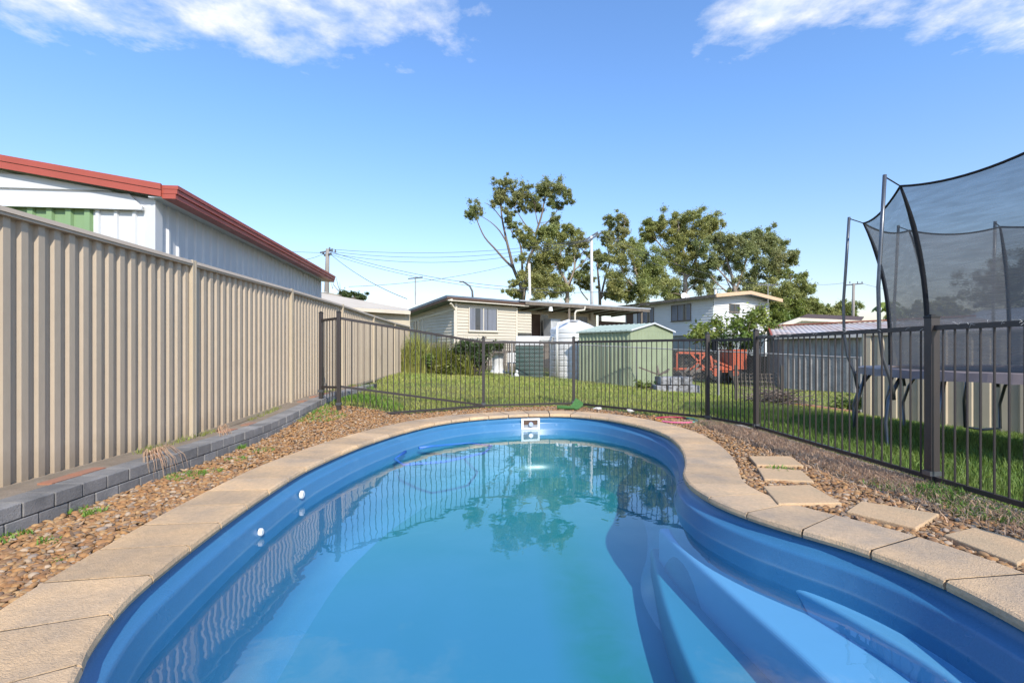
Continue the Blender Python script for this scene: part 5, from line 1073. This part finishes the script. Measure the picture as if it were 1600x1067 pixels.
def reeds(name, label, cat, u0, u1, Y, h0, h1, n, m):
    a = P(u0, 560, Y).x; b = P(u1, 560, Y).x; X = nr.uniform(a, b, n); Yv = nr.uniform(Y-.5, Y+.5, n); lump = np.clip(.70+.3*np.sin(X*4.7)*np.sin(Yv*5+X)+nr.normal(0, .12, n), .3, 1.25)
    v, f = blades(X, Yv, gz(X, Yv), nr.uniform(h0, h1, n)*lump, nr.uniform(.012, .03, n), .35); o = link(name, arr_mesh(name, v, f, m)); return tag(o, label, cat)
reeds('tall_grass_clump', 'tall yellow-green grass clump against the cream fence end', 'tall grass', 621, 668, 15.6, .6, 1.5, 4200, M['reed'])
reeds('tall_grass_clump', 'seedy straw-coloured tall grass in the middle of the garden bed', 'tall grass', 662, 738, 16.0, .5, 1.35, 4200, M['leafY'])
bush('bushy_shrub', 'bright green shrub at the left end of the garden bed', 'shrub', pc3([(636, 560, 12), (650, 552, 12), (640, 575, 12), (660, 570, 12), (670, 560, 10), (628, 570, 8), (652, 580, 10), (668, 580, 10)], 15.5, .3), M['leafC'], 420, .055)
bush('bushy_shrub', 'yellow-leaved shrub in the middle of the garden bed', 'shrub', pc3([(700, 575, 11), (715, 562, 12), (725, 575, 12), (710, 582, 10), (732, 585, 10), (690, 584, 9), (705, 552, 8)], 15.6, .3), M['leafY'], 380, .06)
bush('creeper_mound', 'dark glossy creeper mound at the right end of the garden bed', 'shrub', pc3([(740, 545, 12), (728, 538, 10), (750, 540, 12), (745, 558, 12), (752, 570, 10), (718, 545, 8), (738, 575, 10), (755, 555, 10), (765, 542, 8), (780, 540, 6)], 15.9, .3), M['leafD'], 420, .06)
bush('garden_bush', 'low green bush growing at the garden edge left of the cream fence behind the trampoline', 'shrub', pc3([(1318, 632, 10), (1330, 636, 10), (1338, 628, 8), (1308, 640, 7)], 10.4, .2), M['leafC'], 300, .05)
bush('weed_clump', 'pale weeds at the base of the green garden shed', 'weeds', pc3([(1000, 600, 6), (1015, 602, 7), (1030, 600, 7), (1008, 604, 5), (1040, 603, 5)], 14.3, .1), M['leafC'], 150, .05)
br = thing('brush_pile', 'pile of dead branches on the grass beside the wire rack', 'brush pile', (6.2, 10.6, -.3)); m = MB()
c = P(1215, 630, 10.4); c.z = g1(c.x, c.y)
for k in range(130):
    a = rnd.uniform(0, 6.28); p = c+Vector((rnd.gauss(0, .25), rnd.gauss(0, .15), rnd.uniform(0, .3))); d = Vector((math.cos(a), math.sin(a)*.6, rnd.uniform(-.2, .6)))*rnd.uniform(.1, .3); m.tube([p-d, p+Vector((0, 0, rnd.uniform(-.02, .04))), p+d], [.012, .01, .003], 4, False)
m.build('twigs', M['bark'], br)
mb_ = MB(); a, b = P(1230, 640, 10.6), P(1345, 648, 10.2)
for i in range(10): p, q = a.lerp(b, i/10), a.lerp(b, (i+.97)/10); z = g1(p.x, p.y); mb_.hexa([(p.x, p.y, z-.1), (q.x, q.y, z-.1), (q.x, q.y+.09, z-.1), (p.x, p.y+.09, z-.1), (p.x, p.y, z+.06), (q.x, q.y, z+.06), (q.x, q.y+.09, z+.06), (p.x, p.y+.09, z+.06)])
tag(mb_.build('brick_edging', M['redbrick'], None, bevel=.008), 'low red brick garden edging on the lawn behind the side fence', 'edging')

# ------------------------------------------------------------------ power poles and wires
def arm(m, c, L, yaw, tilt=0): d = Vector((math.cos(yaw), math.sin(yaw), tilt)).normalized(); m.bar(c-d*L/2, c+d*L/2, .12, .12); return c-d*L/2, c+d*L/2
pA = thing('power_pole', 'old wooden power pole rising behind the tan roof', 'power pole', tuple(P(511, 480, 36))); MB().tube([P(509, 520, 36), P(511, 430, 36), P(512, 389, 36)], [.2, .16, .13], 10).build('pole', M['pole'], pA, True)
m = MB(); arm(m, P(510, 393, 36), 1.0, .9, .35); arm(m, P(512, 398, 36), .8, -.6, 0); m.build('cross_arm', M['wire'], pA); m = MB()
for u, v in ((505, 396), (515, 389), (519, 391), (517, 397), (508, 399), (524, 393)): q = P(u, v, 36); m.tube([q-up(.08), q+up(.12)], [.07, .05], 6)
m.build('insulator', M['wire'], pA)
pB = thing('power_pole', 'tall grey power pole with double cross-arm in front of the gum trees', 'power pole', tuple(P(925, 480, 34))); MB().tube([P(925, 500, 34), P(924, 369, 34)], [.12, .09], 10).build('pole', M['polew'], pB, True)
m = MB(); m.bar(P(912, 377, 34), P(934, 363, 34.8), .08, .10); m.bar(P(917, 378, 33.6), P(939, 364, 34.4), .08, .10); m.build('cross_arm', M['wire'], pB)
pC = thing('power_pole', 'distant T-shaped power pole left of the trampoline poles', 'power pole', tuple(P(1333, 500, 48))); MB().tube([P(1332, 530, 48), P(1334, 443, 48)], [.15, .12], 8).build('pole', M['pole'], pC, True)
m = MB(); m.bar(P(1319, 446, 48), P(1348, 443, 48.5), .1, .11); 
for u in (1320, 1328, 1340, 1347): q = P(u, 443, 48); m.tube([q, q+up(.2)], .04, 5)
m.build('cross_arm', M['wire'], pC)
def wire(a, b, sag, lab, r=.014):
    a, b = Vector(a), Vector(b); pts_ = [a.lerp(b, i/20)-up(4*sag*(i/20)*(1-i/20)) for i in range(21)]
    tag(MB().tube(pts_, r, 4, False).build('overhead_wire', M['wire']), lab, 'cable')
wire(P(512, 389, 36), P(912, 376, 34), .55, 'topmost overhead wire from the wooden pole to the grey double-arm pole')
wire(P(516, 393, 36), P(917, 377, 34), .75, 'second overhead wire running just under the topmost one')
wire(P(518, 396, 36), P(925, 374, 34), 1.1, 'third overhead wire between the wooden and grey poles')
wire(P(507, 395, 36), P(300, 372, 44), .3, 'overhead wire leaving the wooden pole over the garage roof')
wire(P(505, 397, 36), P(440, 407, 30), .2, 'short low wire from the wooden pole toward the garage')
wire(P(516, 397, 36), P(636, 467, 29), .3, 'service wire sloping down to the cream house roof', .02)
wire(P(518, 394, 36), P(870, 452, 33), .6, 'long service wire passing over the cream house antenna', .016)
wire(P(518, 398, 36), P(950, 456, 33), .9, 'lowest long service wire over the cream house')
wire(P(545, 448, 32), P(820, 408, 40), .4, 'thin wire crossing behind the dark antenna')
wire(P(938, 366, 34), P(1250, 448, 44), .9, 'upper wire from the grey pole across the dense trees')
wire(P(934, 370, 34), P(1235, 450, 44), 1.2, 'lower wire from the grey pole across the dense trees')
wire(P(912, 377, 34), P(830, 380, 42), .1, 'short wire from the grey pole toward the tallest gum')
wire(P(1320, 442, 48), P(1230, 436, 60), .4, 'distant wire left of the T-shaped pole')
wire(P(1347, 443, 48), P(1560, 470, 60), .6, 'distant wire right of the T-shaped pole')
